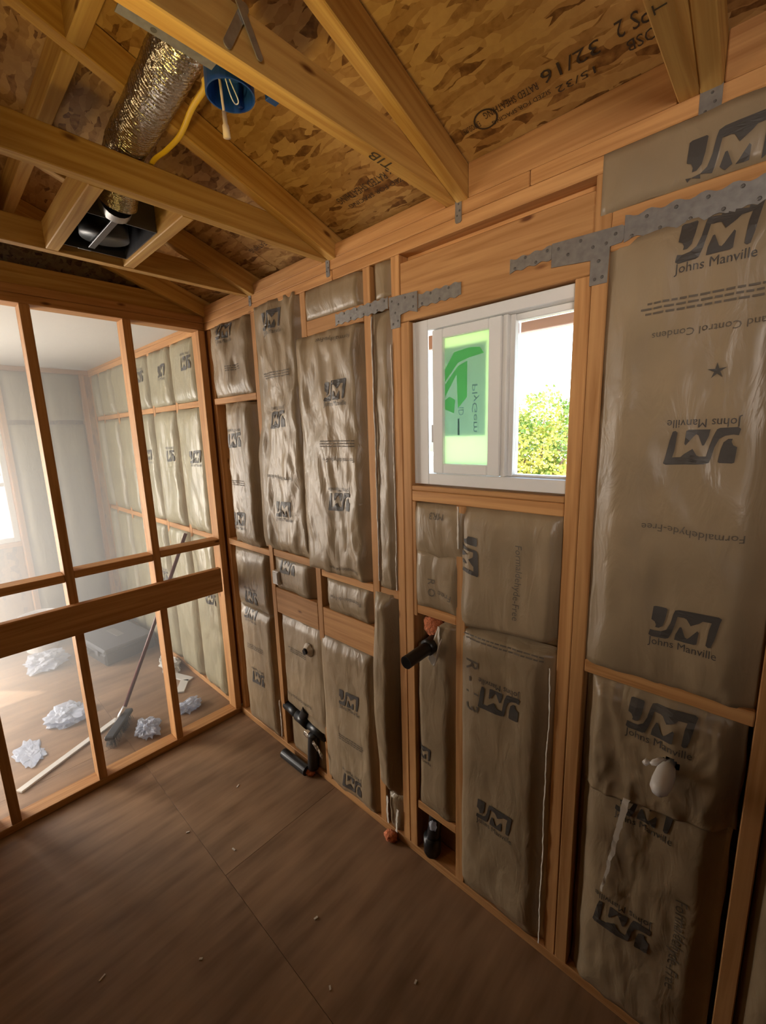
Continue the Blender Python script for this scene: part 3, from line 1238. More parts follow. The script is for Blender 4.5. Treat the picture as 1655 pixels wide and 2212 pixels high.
# below the mid-height blocking
batt('batt piece below the blocking in the corner bay with an upside-down logo at its foot',
     S(0.060, 0.486, 0.805, 1.153, el=-0.05, er=-0.04, mid=0.010, amp=0.007, seed=8, wl=0.08, wr=0.07),
     [('logo', 0.270, 0.868, 180)])
batt('long batt at the foot of the corner bay with two logos',
     S(0.060, 0.486, 0.040, 0.800, el=-0.05, er=-0.055, mid=0.012, amp=0.006, seed=9, wl=0.09, wr=0.07),
     [('logo', 0.250, 0.770, 0, 0.13), ('logo', 0.277, 0.355, 180), ('lines', 0.27, 0.56, 0, 0.16)])
batt('short batt piece beside the white box, above the backing board',
     S(0.528, 0.883, 0.996, 1.164, el=-0.01, er=-0.05, mid=0.006, amp=0.005, seed=10, wr=0.09), [('logo', 0.657, 1.130, 180)])
batt('short wrinkled batt piece above the right backing board',
     S(0.925, 1.265, 0.988, 1.137, el=-0.05, er=-0.05, mid=0.010, amp=0.006, seed=11, wl=0.06, wr=0.04), [('text', 1.10, 1.075, 180, 0.2, F_, -0.006)])
batt('batt around the taped pipe end below the left backing board',
     S(0.530, 0.902, 0.300, 0.847, el=-0.04, er=0.0, mid=0.006, amp=0.005, seed=12, wl=0.05, wr=0.03, bcut=lambda w, z: z + 0.10 * (0.5 - w)),
     [('lines', 0.70, 0.66, 180, 0.14), ('text', 0.68, 0.40, 180, 0.22, F_, 0.004)], hole=[(0.802, 0.725, 0.026, 0.028)], du=0.008, dz=0.008)
batt('low batt scrap behind the drain tee near the floor',
     S(0.545, 0.882, 0.041, 0.255, el=-0.03, er=-0.03, mid=-0.012, amp=0.006, seed=13), [])
batt('tall batt with two logos beside the drain tee, standing on the sole plate',
     S(0.905, 1.274, 0.032, 0.842, el=0.006, er=-0.045, mid=0.014, amp=0.007, seed=14, wl=0.05, wr=0.06),
     [('logo', 1.095, 0.572, 0), ('logo', 1.093, 0.122, 180), ('lines', 1.09, 0.36, 0, 0.15)])


def d_l(z, a):
    return a + 0.012 * math.sin(z * 7) - 0.004


batt('bulging narrow batt flap hanging beside the lower king stud',
     S(1.276, 1.398, 0.225, 1.150, el=0.012, er=-0.02, mid=0.034, amp=0.012, seed=15, wl=0.03, wr=0.05, lcut=d_l, et=0.0), [])
batt('shredded batt remnant at the foot of the narrow bay',
     S(1.308, 1.400, 0.040, 0.205, el=-0.02, er=-0.02, mid=-0.006, amp=0.014, seed=16, wl=0.03, wr=0.03, wob=0.012), [])
# under the window
batt('upper small batt piece under the left half of the window sill',
     S(1.500, 1.703, 1.350, 1.540, el=0.002, er=0.006, mid=0.012, amp=0.006, seed=17, wl=0.02, wr=0.03, wob=0.008), [('text', 1.60, 1.512, 180, 0.06, 'MR3', 0.0)])
batt('lower small batt piece above the block left of the cripple stud',
     S(1.486, 1.678, 1.150, 1.362, el=-0.01, er=0.0, mid=0.008, amp=0.004, seed=18, wl=0.035, wr=0.02),
     [('text', 1.56, 1.235, -90, 0.07, 'R O', 0.0), ('text', 1.632, 1.225, 170, 0.06, 'Free', 0.0)])
batt('broad batt under the right half of the window with its lettering turned sideways',
     S(1.700, 2.030, 1.118, 1.545, el=0.003, er=-0.02, mid=0.014, amp=0.005, seed=19, wl=0.03, wr=0.03, wob=0.008, bcut=lambda w, z: z + 0.05 * w),
     [('logo', 1.728, 1.385, -90), ('text', 1.895, 1.325, -90, 0.245, F_, 0.004)])


def i_top(w, z):
    return z - 0.12 * (1 - sstep((w - 0.38) / 0.25))


batt('tall narrow batt behind the black pipe stub under the window',
     S(1.487, 1.672, 0.274, 1.098, el=-0.02, er=-0.02, mid=0.006, amp=0.006, seed=20, wl=0.03, wr=0.05, tcut=i_top),
     [('logo', 1.512, 0.525, 0, 0.10)])
batt('tall batt with two logos between cripple stud and right trimmer',
     S(1.706, 2.022, 0.040, 1.112, el=0.002, er=-0.02, mid=0.012, amp=0.007, seed=21, wl=0.04, wr=0.06),
     [('logo', 1.850, 0.894, 180, 0.15), ('logo', 1.842, 0.442, 0, 0.14), ('text', 1.725, 0.92, -90, 0.20, 'R - 1 3', 0.0), ('lines', 1.85, 1.09, 180, 0.28)])
# right of the window
batt('batt under the top plate right of the window with a large dark logo',
     S(2.085, 2.482, 2.293, 2.418, el=0.004, er=-0.02, mid=0.012, amp=0.006, seed=22, wl=0.05, wr=0.05, et=0.006, eb=0.006),
     [('logo', 2.325, 2.330, 0, 0.15)])
batt('largest batt, full height right of the window, with three logos and a star',
     S(2.106, 2.482, 1.140, 2.222, el=-0.006, er=-0.02, mid=0.014, amp=0.009, seed=23, wl=0.06, wr=0.07, eb=0.004, et=0.002),
     [('logo', 2.318, 2.180, 0, 0.14), ('logo', 2.327, 1.742, 180, 0.135), ('logo', 2.330, 1.312, 0, 0.14),
      ('text', 2.315, 2.0, 180, 0.20, 'and Control Condens', 0.0), ('lines', 2.335, 2.045, 180, 0.26),
      ('text', 2.325, 1.552, 180, 0.20, F_, 0.005), ('star', 2.343, 1.903, 0, 0.035)])
batt('batt around the white capped stub right of the window studs',
     S(2.112, 2.474, 0.775, 1.106, el=-0.03, er=-0.03, mid=0.020, amp=0.014, seed=24, wl=0.05, wr=0.05, eb=0.012, bcut=lambda w, z: z - 0.03 + 0.06 * w),
     [('logo', 2.303, 1.045, 0, 0.15)], hole=[(2.336, 0.948, 0.017, 0.017)], du=0.006, dz=0.006)
batt('bottom batt right of the window studs with a torn pale seam',
     S(2.112, 2.470, 0.036, 0.808, el=-0.03, er=-0.02, mid=0.008, amp=0.013, seed=25, wl=0.06, wr=0.06),
     [('logo', 2.285, 0.762, 0, 0.14), ('logo', 2.255, 0.352, 180, 0.15), ('text', 2.375, 0.40, -90, 0.30, F_, 0.004)])
batt('lower batt at the right edge of the picture beyond the last stud',
     S(2.520, 2.876, 0.040, 1.100, el=-0.02, er=-0.02, mid=0.012, amp=0.008, seed=26), [])
nb = batt('upper batt beyond the last stud at the right edge of the picture',
     S(2.520, 2.876, 1.145, 2.380, el=-0.02, er=-0.02, mid=0.012, amp=0.008, seed=27), [])
# the wall goes on past the picture edge: plain fill, parts of the wall
fills = [nb] + [batt('fill', S(a, b, 0.04, 2.38, mid=0.01, seed=40), [], du=0.03, dz=0.04, name='batt_fill') for a, b in ((2.92, 3.278), (3.32, 3.678))]
for o in fills:
    o.name = 'batt_fill'
    o.parent = wb
    del o['category']
    del o['label']


def torn_edge(host, x, z0, z1, depth, w=0.0035, seed=0, lean=0.0):
    """ragged pale paper edge running down the side of a batt"""
    c = Vector(host.location)
    V, F = [], []
    n = max(10, int((z1 - z0) / 0.012))
    for i in range(n + 1):
        t = i / n
        z = z0 + (z1 - z0) * t
        ww = w * (0.6 + 0.9 * abs(noise.noise(Vector((z * 31, seed, 1)))))
        xx = x + lean * t + 0.005 * noise.noise(Vector((z * 6, seed, 4))) + 0.002 * noise.noise(Vector((z * 40, seed, 9)))
        d = depth + 0.003 * noise.noise(Vector((z * 20, seed, 2)))
        V += [Vector((xx - ww, -d, z)) - c, Vector((xx + ww, -d - 0.002, z)) - c, Vector((xx, -d + 0.006, z)) - c]
    for i in range(n):
        a = 3 * i
        F += [(a, a + 1, a + 4, a + 3), (a + 1, a + 2, a + 5, a + 4), (a + 2, a, a + 3, a + 5)]
    o = link('torn_edge', raw('edge', V, F), 'paper', host, c)
    o['label'] = 'ragged pale torn paper edge'


def by_label(start):
    return next(o for o in SC.objects if str(o.get('label', '')).startswith(start))


torn_edge(by_label('thin batt strip squeezed'), 1.3085, 1.20, 2.21, 0.004, 0.003, 1)
torn_edge(by_label('thin batt strip squeezed'), 1.402, 1.18, 2.10, 0.003, 0.003, 2)
torn_edge(by_label('tall batt with two logos between cripple'), 2.016, 0.05, 1.08, 0.008, 0.0026, 3)
torn_edge(by_label('tall narrow batt behind the black'), 1.603, 0.985, 1.09, 0.006, 0.005, 4)
torn_edge(by_label('upper small batt piece under'), 1.690, 1.40, 1.545, 0.014, 0.004, 5)
torn_edge(by_label('shredded batt remnant'), 1.322, 0.06, 0.20, 0.012, 0.008, 6)
torn_edge(by_label('shredded batt remnant'), 1.375, 0.05, 0.17, 0.014, 0.007, 7, 0.01)
torn_edge(by_label('long batt at the foot of the corner'), 0.484, 0.06, 0.30, 0.006, 0.005, 8)

# ---------------------------------------------------------------- batts of the next room
cols = [(-0.458, -0.100), (-0.860, -0.502), (-1.260, -0.902), (-1.660, -1.302), (-2.060, -1.702), (-2.32, -2.102)]
ordn = ['first', 'second', 'third', 'fourth', 'fifth', 'sixth']
k = 30
for i, (a, b) in enumerate(cols):
    for (z0, z1, nm) in ((2.016, 2.382, 'top'), (1.188, 1.976, 'middle'), (0.04, 1.148, 'bottom')):
        k += 1
        pr = []
        if i < 3:
            pr = [('logo', (a + b) / 2 + 0.02, z0 + 0.62 * (z1 - z0), 180 if k % 2 else 0)]
        batt('daylight-tinted olive poly-faced batt in the next room, %s row, %s bay beyond the partition' % (nm, ordn[i]),
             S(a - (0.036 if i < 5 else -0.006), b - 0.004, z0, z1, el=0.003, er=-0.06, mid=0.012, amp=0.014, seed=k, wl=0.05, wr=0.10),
             pr, mat='film_daylit', group='batts on the next room wall', du=0.02, dz=0.03)
for i, (a, b) in enumerate(((-0.360, -0.078), (-0.640, -0.402))):
    for z0, z1, nm in ((1.99, 2.395, 'upper'), (0.05, 1.95, 'lower')):
        k += 1
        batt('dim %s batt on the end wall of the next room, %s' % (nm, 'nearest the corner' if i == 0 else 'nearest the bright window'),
             S(a, b, z0, z1, el=-0.03, er=-0.03, mid=0.006, amp=0.008, seed=k), [], mat='film_daylit', axis='x', plane=FX, group='batts on the end wall', du=0.03, dz=0.05)

# ================================================================== STEEL STRAPS AND TIES
def nails(parent, pts, y, r=0.0042):
    V, F = [], []
    c = Vector((pts[0][0], y, pts[0][1]))
    for (x, z) in pts:
        b = len(V)
        for k in range(8):
            a = k * PI / 4
            V.append(Vector((x + r * math.cos(a), y, z + r * math.sin(a))) - c)
        for k in range(8):
            a = k * PI / 4
            V.append(Vector((x + 0.6 * r * math.cos(a), y - 0.0014, z + 0.6 * r * math.sin(a))) - c)
        F.append(tuple(range(b + 15, b + 7, -1)))
        for k in range(8):
            F.append((b + (k + 1) % 8, b + k, b + 8 + k, b + 8 + (k + 1) % 8))
    o = link('nail_heads', raw('nails', V, F), 'nail', parent, c)
    o['kind'] = 'stuff'
    return o


def scallop(x0, x1, zl, zr, h, pitch=0.036, amp=0.0028, top=True, bot=True):
    """outline of a coil strap with scalloped edges from x0 to x1"""
    n = max(6, int((x1 - x0) / pitch) * 6)
    up, dn = [], []
    for i in range(n + 1):
        t = i / n
        x = x0 + (x1 - x0) * t
        zc = zl + (zr - zl) * t
        s = amp * math.cos((x - x0) / pitch * 2 * PI)
        up.append((x, zc + h / 2 + (s if top else 0)))
        dn.append((x, zc - h / 2 - (s if bot else 0)))
    return dn + up[::-1]


def strap(label, outline, npts, y=-0.0005, th=0.002, name='steel_strap', grp='steel straps on the window wall'):
    e = empty(name, (outline[0][0], y, outline[0][1]))
    tag(e, label, 'strap', grp)
    plate('strap_plate', e, outline, 'xz', y, th, 'galv')
    if npts:
        nails(e, npts, y - th - 0.0003)
    return e


def zig(x0, x1, z, dz, pitch):
    out = []
    n = int((x1 - x0) / pitch)
    for i in range(n + 1):
        out.append((x0 + i * pitch, z + (dz if i % 2 else -dz)))
    return out


strap('scalloped steel strap on the block just left of the window corner plate', scallop(1.112, 1.392, 2.235, 2.240, 0.040), zig(1.13, 1.38, 2.237, 0.012, 0.035), y=-0.001)
strap('L-shaped steel plate at the upper left corner of the window',
      [(1.396, 2.255), (1.396, 2.235), (1.404, 2.150), (1.446, 2.150), (1.448, 2.190), (1.486, 2.196), (1.522, 2.185), (1.522, 2.250)],
      [(1.41, 2.24), (1.44, 2.225), (1.47, 2.24), (1.505, 2.235), (1.415, 2.165), (1.437, 2.172), (1.425, 2.20), (1.505, 2.205)], y=-0.0008)
strap('scalloped steel strap on the header left of centre', scallop(1.5235, 1.690, 2.218, 2.220, 0.040), zig(1.54, 1.68, 2.219, 0.012, 0.035), y=0.0015)
strap('scalloped steel strap on the header right of centre', scallop(1.850, 1.9665, 2.238, 2.243, 0.032), zig(1.865, 1.96, 2.24, 0.010, 0.03), y=0.0015)
strap('T-shaped steel plate at the upper right corner of the window',
      [(1.968, 2.262), (1.968, 2.205), (2.066, 2.196), (2.066, 2.137), (2.107, 2.137), (2.109, 2.216), (2.134, 2.218), (2.138, 2.224), (2.138, 2.252), (2.133, 2.256)],
      [(1.985, 2.245), (2.01, 2.225), (2.04, 2.248), (2.07, 2.225), (2.12, 2.24), (2.078, 2.15), (2.095, 2.152), (2.085, 2.19), (2.10, 2.225)], y=-0.0008)
strap('long scalloped steel strap over the block right of the window', scallop(2.1385, 2.62, 2.245, 2.236, 0.050, 0.050, 0.0042), zig(2.155, 2.60, 2.241, 0.016, 0.028), y=-0.0012)

tiepos = ['third from the partition, at the brightly lit joist', 'second from the partition', 'nearest the partition', 'largest, at the right end']
for lab, x, dx, z0 in ((0, 1.681, 0.022, 2.402), (1, 1.080, 0.022, 2.400), (2, 0.500, 0.022, 2.412), (3, 2.283, 0.038, 2.400)):
    e = empty('rafter_tie', (x, 0, z0))
    tag(e, 'galvanised rafter tie on the top plate, ' + tiepos[lab], 'bracket', 'rafter ties along the top plate')
    plate('wall_flange', e, [(x - dx / 2, z0 + 0.004), (x - dx / 2 + 0.004, z0), (x + dx / 2 - 0.004, z0), (x + dx / 2, z0 + 0.004), (x + dx / 2, ZP), (x + dx * 0.1, ZP + 0.03), (x - dx / 2, ZP)], 'xz', -0.0005, 0.002, 'galv')
    nails(e, [(x - dx * 0.2, z0 + 0.02), (x + dx * 0.2, z0 + 0.032), (x + dx * 0.05, z0 + 0.05)], -0.003, 0.003)

# crossing strap on the near side of the bright joist
xb = empty('cross_strap', (1.676, -0.70, ZP))
tag(xb, 'crossed steel strap nailed on the side of the bright yellow joist', 'bracket')


def slat(cx, cz, L_, w, a):
    out = []
    ca, sa = math.cos(a), math.sin(a)
    for t in range(8):
        b = PI / 2 + t * PI / 7
        out.append((-L_ / 2 + w / 2 * math.cos(b), w / 2 * math.sin(b)))
    for t in range(8):
        b = -PI / 2 + t * PI / 7
        out.append((L_ / 2 + w / 2 * math.cos(b), w / 2 * math.sin(b)))
    return [(cx + p * ca - q * sa, cz + p * sa + q * ca) for p, q in out]


plate('strap_arm', xb, slat(-0.705, 2.512, 0.085, 0.016, rad(62)), 'yz', 1.6735, 0.0025, 'galv')
plate('strap_arm', xb, slat(-0.685, 2.527, 0.095, 0.014, rad(118)), 'yz', 1.6765, 0.0025, 'galv')

# ================================================================== WIRING, DUCT, FAN
# blue round ceiling box on the far side of the bright joist
bb = empty('ceiling_box', (1.583, -0.672, 2.462))
tag(bb, 'round blue plastic ceiling box beside the bright yellow joist', 'electrical box')


def lathe(profile, n=28):
    V, F = [], []
    for r, z in profile:
        for k in range(n):
            a = 2 * PI * k / n
            V.append((r * math.cos(a), r * math.sin(a), z))
    for i in range(len(profile) - 1):
        for k in range(n):
            a, b = i * n + k, i * n + (k + 1) % n
            F.append((a, b, b + n, a + n))
    return V, F


V, F = lathe([(0.0005, 0.052), (0.043, 0.052), (0.0445, 0.0), (0.0475, 0.0), (0.047, 0.055), (0.0005, 0.056)])
link('box_shell', raw('shell', V, F), 'blue_plastic', bb, (1.583, -0.672, 2.462), smooth=False)
box('box_bracket', bb, 1.618, 1.6345, -0.615, -0.590, 2.464, 2.505, 'blue_plastic', 0.001)
box('screw_boss', bb, 1.556, 1.566, -0.642, -0.632, 2.466, 2.510, 'blue_plastic', 0.002)
box('screw_boss', bb, 1.600, 1.610, -0.712, -0.702, 2.466, 2.510, 'blue_plastic', 0.002)
# wires
wr = empty('pigtail_cord', (1.578, -0.683, 2.50))
tag(wr, 'beige pigtail with a plug end hanging out of the blue box', 'cord')
pts = spline([(1.586, -0.700, 2.506), (1.583, -0.693, 2.480), (1.578, -0.688, 2.450), (1.574, -0.684, 2.432)], 6)
tube('cord', wr, pts, 0.0027, 'beige_cable', 8)
tube('connector', wr, [(1.574, -0.684, 2.434), (1.572, -0.682, 2.414), (1.5715, -0.6815, 2.412), (1.569, -0.679, 2.392)], [0.0042, 0.0046, 0.0066, 0.0075], 'beige_cable', 10)
wl2 = empty('wire_loop', (1.595, -0.672, 2.50))
tag(wl2, 'thin white looped wire inside the blue ceiling box', 'wire')
lp = [(1.596, -0.690, 2.500), (1.590, -0.672, 2.480), (1.578, -0.652, 2.466), (1.571, -0.655, 2.462), (1.578, -0.668, 2.466), (1.590, -0.684, 2.482), (1.598, -0.692, 2.500)]
tube('wire', wl2, spline(lp, 6), 0.0013, 'white_plastic', 6)
yc = empty('yellow_cable', (1.545, -0.70, 2.5))
tag(yc, 'flat yellow electrical cable running from the blue box along the foil duct', 'cable')
tube('jacket', yc, spline([(1.566, -0.700, 2.492), (1.520, -0.690, 2.510), (1.46, -0.661, 2.538), (1.36, -0.642, 2.556), (1.25, -0.624, 2.556), (1.16, -0.626, 2.556), (1.09, -0.632, 2.558), (0.98, -0.62, 2.556)], 8), 0.0065, 'yellow_cable', 10, flat=0.45)
tube('stripped_end', yc, [(1.566, -0.706, 2.492), (1.584, -0.712, 2.490)], 0.0062, 'yellow_cable', 8)

# foil duct over the joist
fd = empty('foil_duct', (1.56, -0.69, 2.74))
tag(fd, 'shiny foil flexible duct crossing over a ceiling joist to the fan', 'duct')
ctrl = [(1.565, -0.72, 2.735), (1.555, -0.715, 2.68), (1.50, -0.705, 2.615), (1.40, -0.700, 2.603), (1.25, -0.688, 2.606), (1.12, -0.680, 2.606), (1.04, -0.678, 2.602), (0.975, -0.676, 2.575), (0.930, -0.674, 2.535), (0.895, -0.672, 2.505)]
path = spline(ctrl, 36)
rr = []
for i in range(len(path)):
    rr.append(0.050 + 0.0022 * math.sin(i * 2 * PI / 3.0) + 0.0012 * noise.noise(Vector((i * 0.37, 0, 0))))
me_d = tube_mesh([p - path[0] for p in path], rr, 30, False)
for v in me_d.vertices:
    v.co += Vector((noise.noise(v.co * 40), noise.noise(v.co * 40 + Vector((9, 0, 0))), noise.noise(v.co * 40 + Vector((0, 9, 0))))) * 0.0012
link('duct_sleeve', me_d, 'foil', fd, path[0], smooth=True)
tube('clamp_wire', fd, [Vector((1.515, -0.712, 2.62)) + Vector((0.25 * math.cos(a), 0.95 * math.sin(a), 0.97 * math.cos(a))) * 0.0535 for a in [k * 2 * PI / 24 for k in range(25)]], 0.0016, 'galv', 6)
V, F = lathe([(0.049, 0), (0.049, 0.055), (0.062, 0.056), (0.062, 0.058)])
link('roof_collar', raw('collar', V, F), 'galv', fd, (1.565, -0.72, 2.727), smooth=False)

bh = empty('bar_hanger', (1.61, -0.80, 2.468))
tag(bh, 'flat galvanised bar hanger under the top of the foil duct beside the joist', 'bracket')
plate('bar', bh, [(1.612, -0.885), (1.634, -0.885), (1.634, -0.725), (1.612, -0.725)], 'xy', 2.4675, 0.002, 'galv')
plate('hole_rim', bh, [(1.622 + 0.005 * math.cos(k * PI / 6), -0.83 + 0.005 * math.sin(k * PI / 6)) for k in range(12)], 'xy', 2.4653, 0.0006, 'nail')

# bathroom fan housing between two blocks
fb = empty('exhaust_fan', (0.77, -0.648, 2.462))
tag(fb, 'dark metal exhaust fan housing between two ceiling blocks', 'fan')
x0, x1, y0, y1, z0, z1 = 0.545, 0.850, -0.750, -0.547, 2.472, 2.60
for nm, a in (('housing_side', (x0, x1, y0, y0 + 0.003, z0, z1)), ('housing_side', (x0, x1, y1 - 0.003, y1, z0, z1)),
              ('housing_end', (x0, x0 + 0.003, y0 + 0.0031, y1 - 0.0031, z0, z1)), ('housing_end', (x1 - 0.003, x1, y0 + 0.0031, y1 - 0.0031, z0, z1)),
              ('housing_top', (x0, x1, y0, y1, z1 + 0.0001, z1 + 0.003))):
    box(nm, fb, *a, 'fan_steel', 0)
tube('blower_scroll', fb, [(0.66, -0.648, 2.485), (0.66, -0.648, 2.585)], 0.075, 'black_abs', 24)
box('motor_plate', fb, 0.56, 0.84, -0.675, -0.655, 2.476, 2.482, 'fan_steel', 0.001)
box('mounting_tab', fb, 0.53, 0.5445, -0.70, -0.66, 2.475, 2.50, 'galv', 0.001)
tube('duct_collar', fb, [(0.851, -0.668, 2.508), (0.885, -0.671, 2.512)], 0.046, 'galv', 20, False)

# ================================================================== PIPES AND BOXES ON THE WALL
ps = empty('drain_stub', (1.565, 0.0, 1.0))
tag(ps, 'black drain pipe stub sticking out of the wall under the window', 'pipe')


def pipe_open(name, parent, p0, p1, r, mat='black_abs', wall=0.004, n=24):
    p0, p1 = Vector(p0), Vector(p1)
    d = (p1 - p0).normalized()
    e = p1 - d * 0.06
    return tube(name, parent, [p0, p1, p1, e], [r, r, r - wall, r - wall], mat, n, True, smooth=False)


pipe_open('stub_pipe', ps, (1.566, 0.06, 1.005), (1.566, -0.150, 0.996), 0.0235)
tube('elbow', ps, spline([(1.566, 0.065, 0.93), (1.566, 0.060, 0.985), (1.566, 0.03, 1.004), (1.566, -0.028, 1.003)], 6), 0.0305, 'black_abs', 20)
tpb = empty('white_sealant', (1.600, -0.006, 0.975))
tag(tpb, 'ragged white paper edge hanging below the black drain stub', 'paper')
V, F = [], []
for i in range(9):
    t = i / 8
    for j in range(3):
        V.append((-0.030 + 0.050 * t + 0.004 * noise.noise(Vector((i, j, 1))), -0.010 * j + 0.006 * noise.noise(Vector((i, j, 4))), -0.022 * math.sin(t * PI) - 0.010 * j + 0.055 * max(0, t - 0.6) * 3))
for i in range(8):
    for j in range(2):
        a = i * 3 + j
        F.append((a, a + 3, a + 4, a + 1))
o = link('paper_edge', raw('pap', V, F), 'paper', tpb, (1.603, -0.012, 0.985))
o.modifiers.new('solid', 'SOLIDIFY').thickness = 0.003
fg = link('fiberglass_tuft', None or raw('x', [(0, 0, 0), (1, 0, 0), (0, 1, 0)], [(0, 1, 2)]), 'fiberglass', None, (1.545, 0.03, 1.06))


def blob(rx, ry, rz, amp, seed, sub=3, freq=3.0):
    bm = bmesh.new()
    bmesh.ops.create_icosphere(bm, subdivisions=sub, radius=1)
    for v in bm.verts:
        d = v.co.normalized()
        k = 1 + amp * noise.noise(d * freq + Vector((seed, 0, 0))) + amp * 0.5 * noise.noise(d * freq * 2.7 + Vector((0, seed, 0)))
        v.co = Vector((d.x * rx * k, d.y * ry * k, d.z * rz * k))
    return bm_mesh(bm, 'blob')


bpy.data.objects.remove(fg)
fg = link('fiberglass_tuft', blob(0.042, 0.03, 0.045, 0.35, 3), 'fiberglass', None, (1.548, 0.040, 1.062), smooth=True)
tag(fg, 'orange fiberglass tuft in the gap above the black drain stub', 'insulation')
fg2 = link('fiberglass_tuft', blob(0.030, 0.025, 0.022, 0.4, 8), 'fiberglass', None, (1.350, -0.026, 0.022), smooth=True)
tag(fg2, 'pinkish fiberglass tuft on the floor below the narrow bay', 'insulation')
fg3 = link('fiberglass_tuft', blob(0.028, 0.022, 0.018, 0.4, 9), 'fiberglass', None, (0.775, -0.030, 0.018), smooth=True)
tag(fg3, 'orange fiberglass tuft on the floor under the drain tee', 'insulation')

# tub drain with tee near the floor
td = empty('drain_tee', (0.72, 0.0, 0.04))
tag(td, 'black drain tee with a downpipe low on the wall near the partition', 'pipe')
tube('run_pipe', td, [(0.515, 0.020, 0.275), (0.66, 0.012, 0.268)], 0.026, 'black_abs', 20)
tube('tee_body', td, [(0.635, 0.013, 0.270), (0.735, 0.010, 0.262)], 0.032, 'black_abs', 20)
pipe_open('tee_branch', td, (0.690, 0.015, 0.285), (0.735, 0.010, 0.352), 0.031)
tube('run_pipe', td, [(0.725, 0.012, 0.262), (0.872, 0.012, 0.250)], 0.026, 'black_abs', 20)
tube('down_pipe', td, spline([(0.800, -0.010, 0.245), (0.797, -0.014, 0.20), (0.790, -0.016, 0.12), (0.784, -0.016, 0.0395)], 5), 0.029, 'black_abs', 20)
tp = empty('silver_tape', (0.79, -0.04, 0.24))
tag(tp, 'crumpled silver tape wrapped over the drain run near the floor', 'tape')
V, F = [], []
for i in range(19):
    t = i / 18
    for j in range(4):
        s = j / 3
        V.append((0.15 * t, -0.006 * s + 0.005 * noise.noise(Vector((i * 0.9, j, 2))), -0.012 * t - 0.022 * s * (1 + 0.7 * noise.noise(Vector((i * 0.8, 1, 5)))) - 0.06 * t * t))
for i in range(18):
    for j in range(3):
        a = i * 4 + j
        F.append((a, a + 4, a + 5, a + 1))
o = link('tape_strip', raw('tape', V, F), 'foil', tp, (0.745, -0.030, 0.252), smooth=True)
o.modifiers.new('solid', 'SOLIDIFY').thickness = 0.0015
pc = empty('pipe_offcut', (0.66, -0.055, 0.026))
tag(pc, 'short black pipe offcut lying on the floor along the wall', 'pipe')
pipe_open('pipe_wall', pc, (0.765, -0.046, 0.0265), (0.560, -0.050, 0.0265), 0.026)
box('cripple_stud', wb, 0.8835, 0.922, -0.003, -0.0005, 0.04, 0.24, 'stud', 0)

# taped pipe end in the batt
pe = empty('taped_pipe_end', (0.802, -0.03, 0.725))
tag(pe, 'small pipe end wrapped in torn white tape on the wall below the backing board', 'pipe')
pipe_open('pipe_end', pe, (0.802, 0.05, 0.725), (0.800, -0.038, 0.722), 0.014)
V, F = [], []
for i in range(17):
    a = 2 * PI * i / 16
    r1 = 0.018
    r2 = 0.032 * (1 + 0.35 * noise.noise(Vector((math.cos(a) * 2, math.sin(a) * 2, 3))))
    V += [(r1 * math.cos(a), -0.030, r1 * math.sin(a)), (r2 * math.cos(a), -0.016, r2 * math.sin(a)), (r2 * 1.1 * math.cos(a), -0.010, r2 * 1.1 * math.sin(a))]
for i in range(16):
    for j in range(2):
        a = i * 3 + j
        F.append((a, a + 1, a + 4, a + 3))
link('tape_collar', raw('tc', V, F), 'paper', pe, (0.802, 0.0, 0.725))

# black pipe at the foot of the wall under the window
bp_ = empty('floor_pipe', (1.53, 0.03, 0.04))
tag(bp_, 'black vertical pipe behind the sole plate under the window', 'pipe')
tube('riser', bp_, spline([(1.555, 0.035, 0.236), (1.553, 0.030, 0.17), (1.545, 0.020, 0.10), (1.545, 0.018, 0.04)], 5), 0.028, 'black_abs', 20)
tube('coupling', bp_, [(1.546, 0.019, 0.055), (1.546, 0.019, 0.125)], 0.036, 'black_abs', 20)
pw = link('plastic_scrap', blob(0.016, 0.012, 0.02, 0.5, 12), 'poly_bag', None, (1.572, -0.010, 0.215), smooth=True)
tag(pw, 'tiny pale plastic scrap under the low block by the black riser', 'plastic scrap')

# white box on the stud
eb = empty('outlet_box', (0.562, -0.01, 1.055))
tag(eb, 'small white electrical box on the stud beside the short batt', 'electrical box')
bxm = box('box_body', eb, 0.533, 0.585, -0.018, 0.03, 1.018, 1.092, 'white_plastic', 0.003)
box('cover_flange', eb, 0.538, 0.580, -0.0205, -0.0185, 1.024, 1.086, 'galv', 0.001)

# white capped stub at the right
wc = empty('capped_stub', (2.335, -0.02, 0.945))
tag(wc, 'white capped pipe stub poking out of the batt right of the window', 'pipe')
ax = Vector((-0.10, -1, -0.28)).normalized()
b0 = Vector((2.338, 0.02, 0.955))
prof = [(0.0, 0.010), (0.05, 0.011), (0.055, 0.016), (0.075, 0.0215), (0.105, 0.0225), (0.128, 0.020), (0.140, 0.012), (0.143, 0.002)]
tube('cap', wc, [b0 + ax * t for t, r in prof], [r for t, r in prof], 'white_plastic', 22)
tube('side_nub', wc, [(2.322, -0.020, 0.948), (2.302, -0.040, 0.940), (2.296, -0.046, 0.937)], [0.008, 0.0075, 0.004], 'white_plastic', 14)
tube('nub_cap', wc, [(2.288, -0.035, 0.934), (2.282, -0.046, 0.930)], [0.0075, 0.0065], 'white_plastic', 12)
ts = empty('torn_seam_tape', (2.28, -0.02, 0.45))
tag(ts, 'thin pale torn tape strip running down the bottom right batt', 'tape')
V, F = [], []
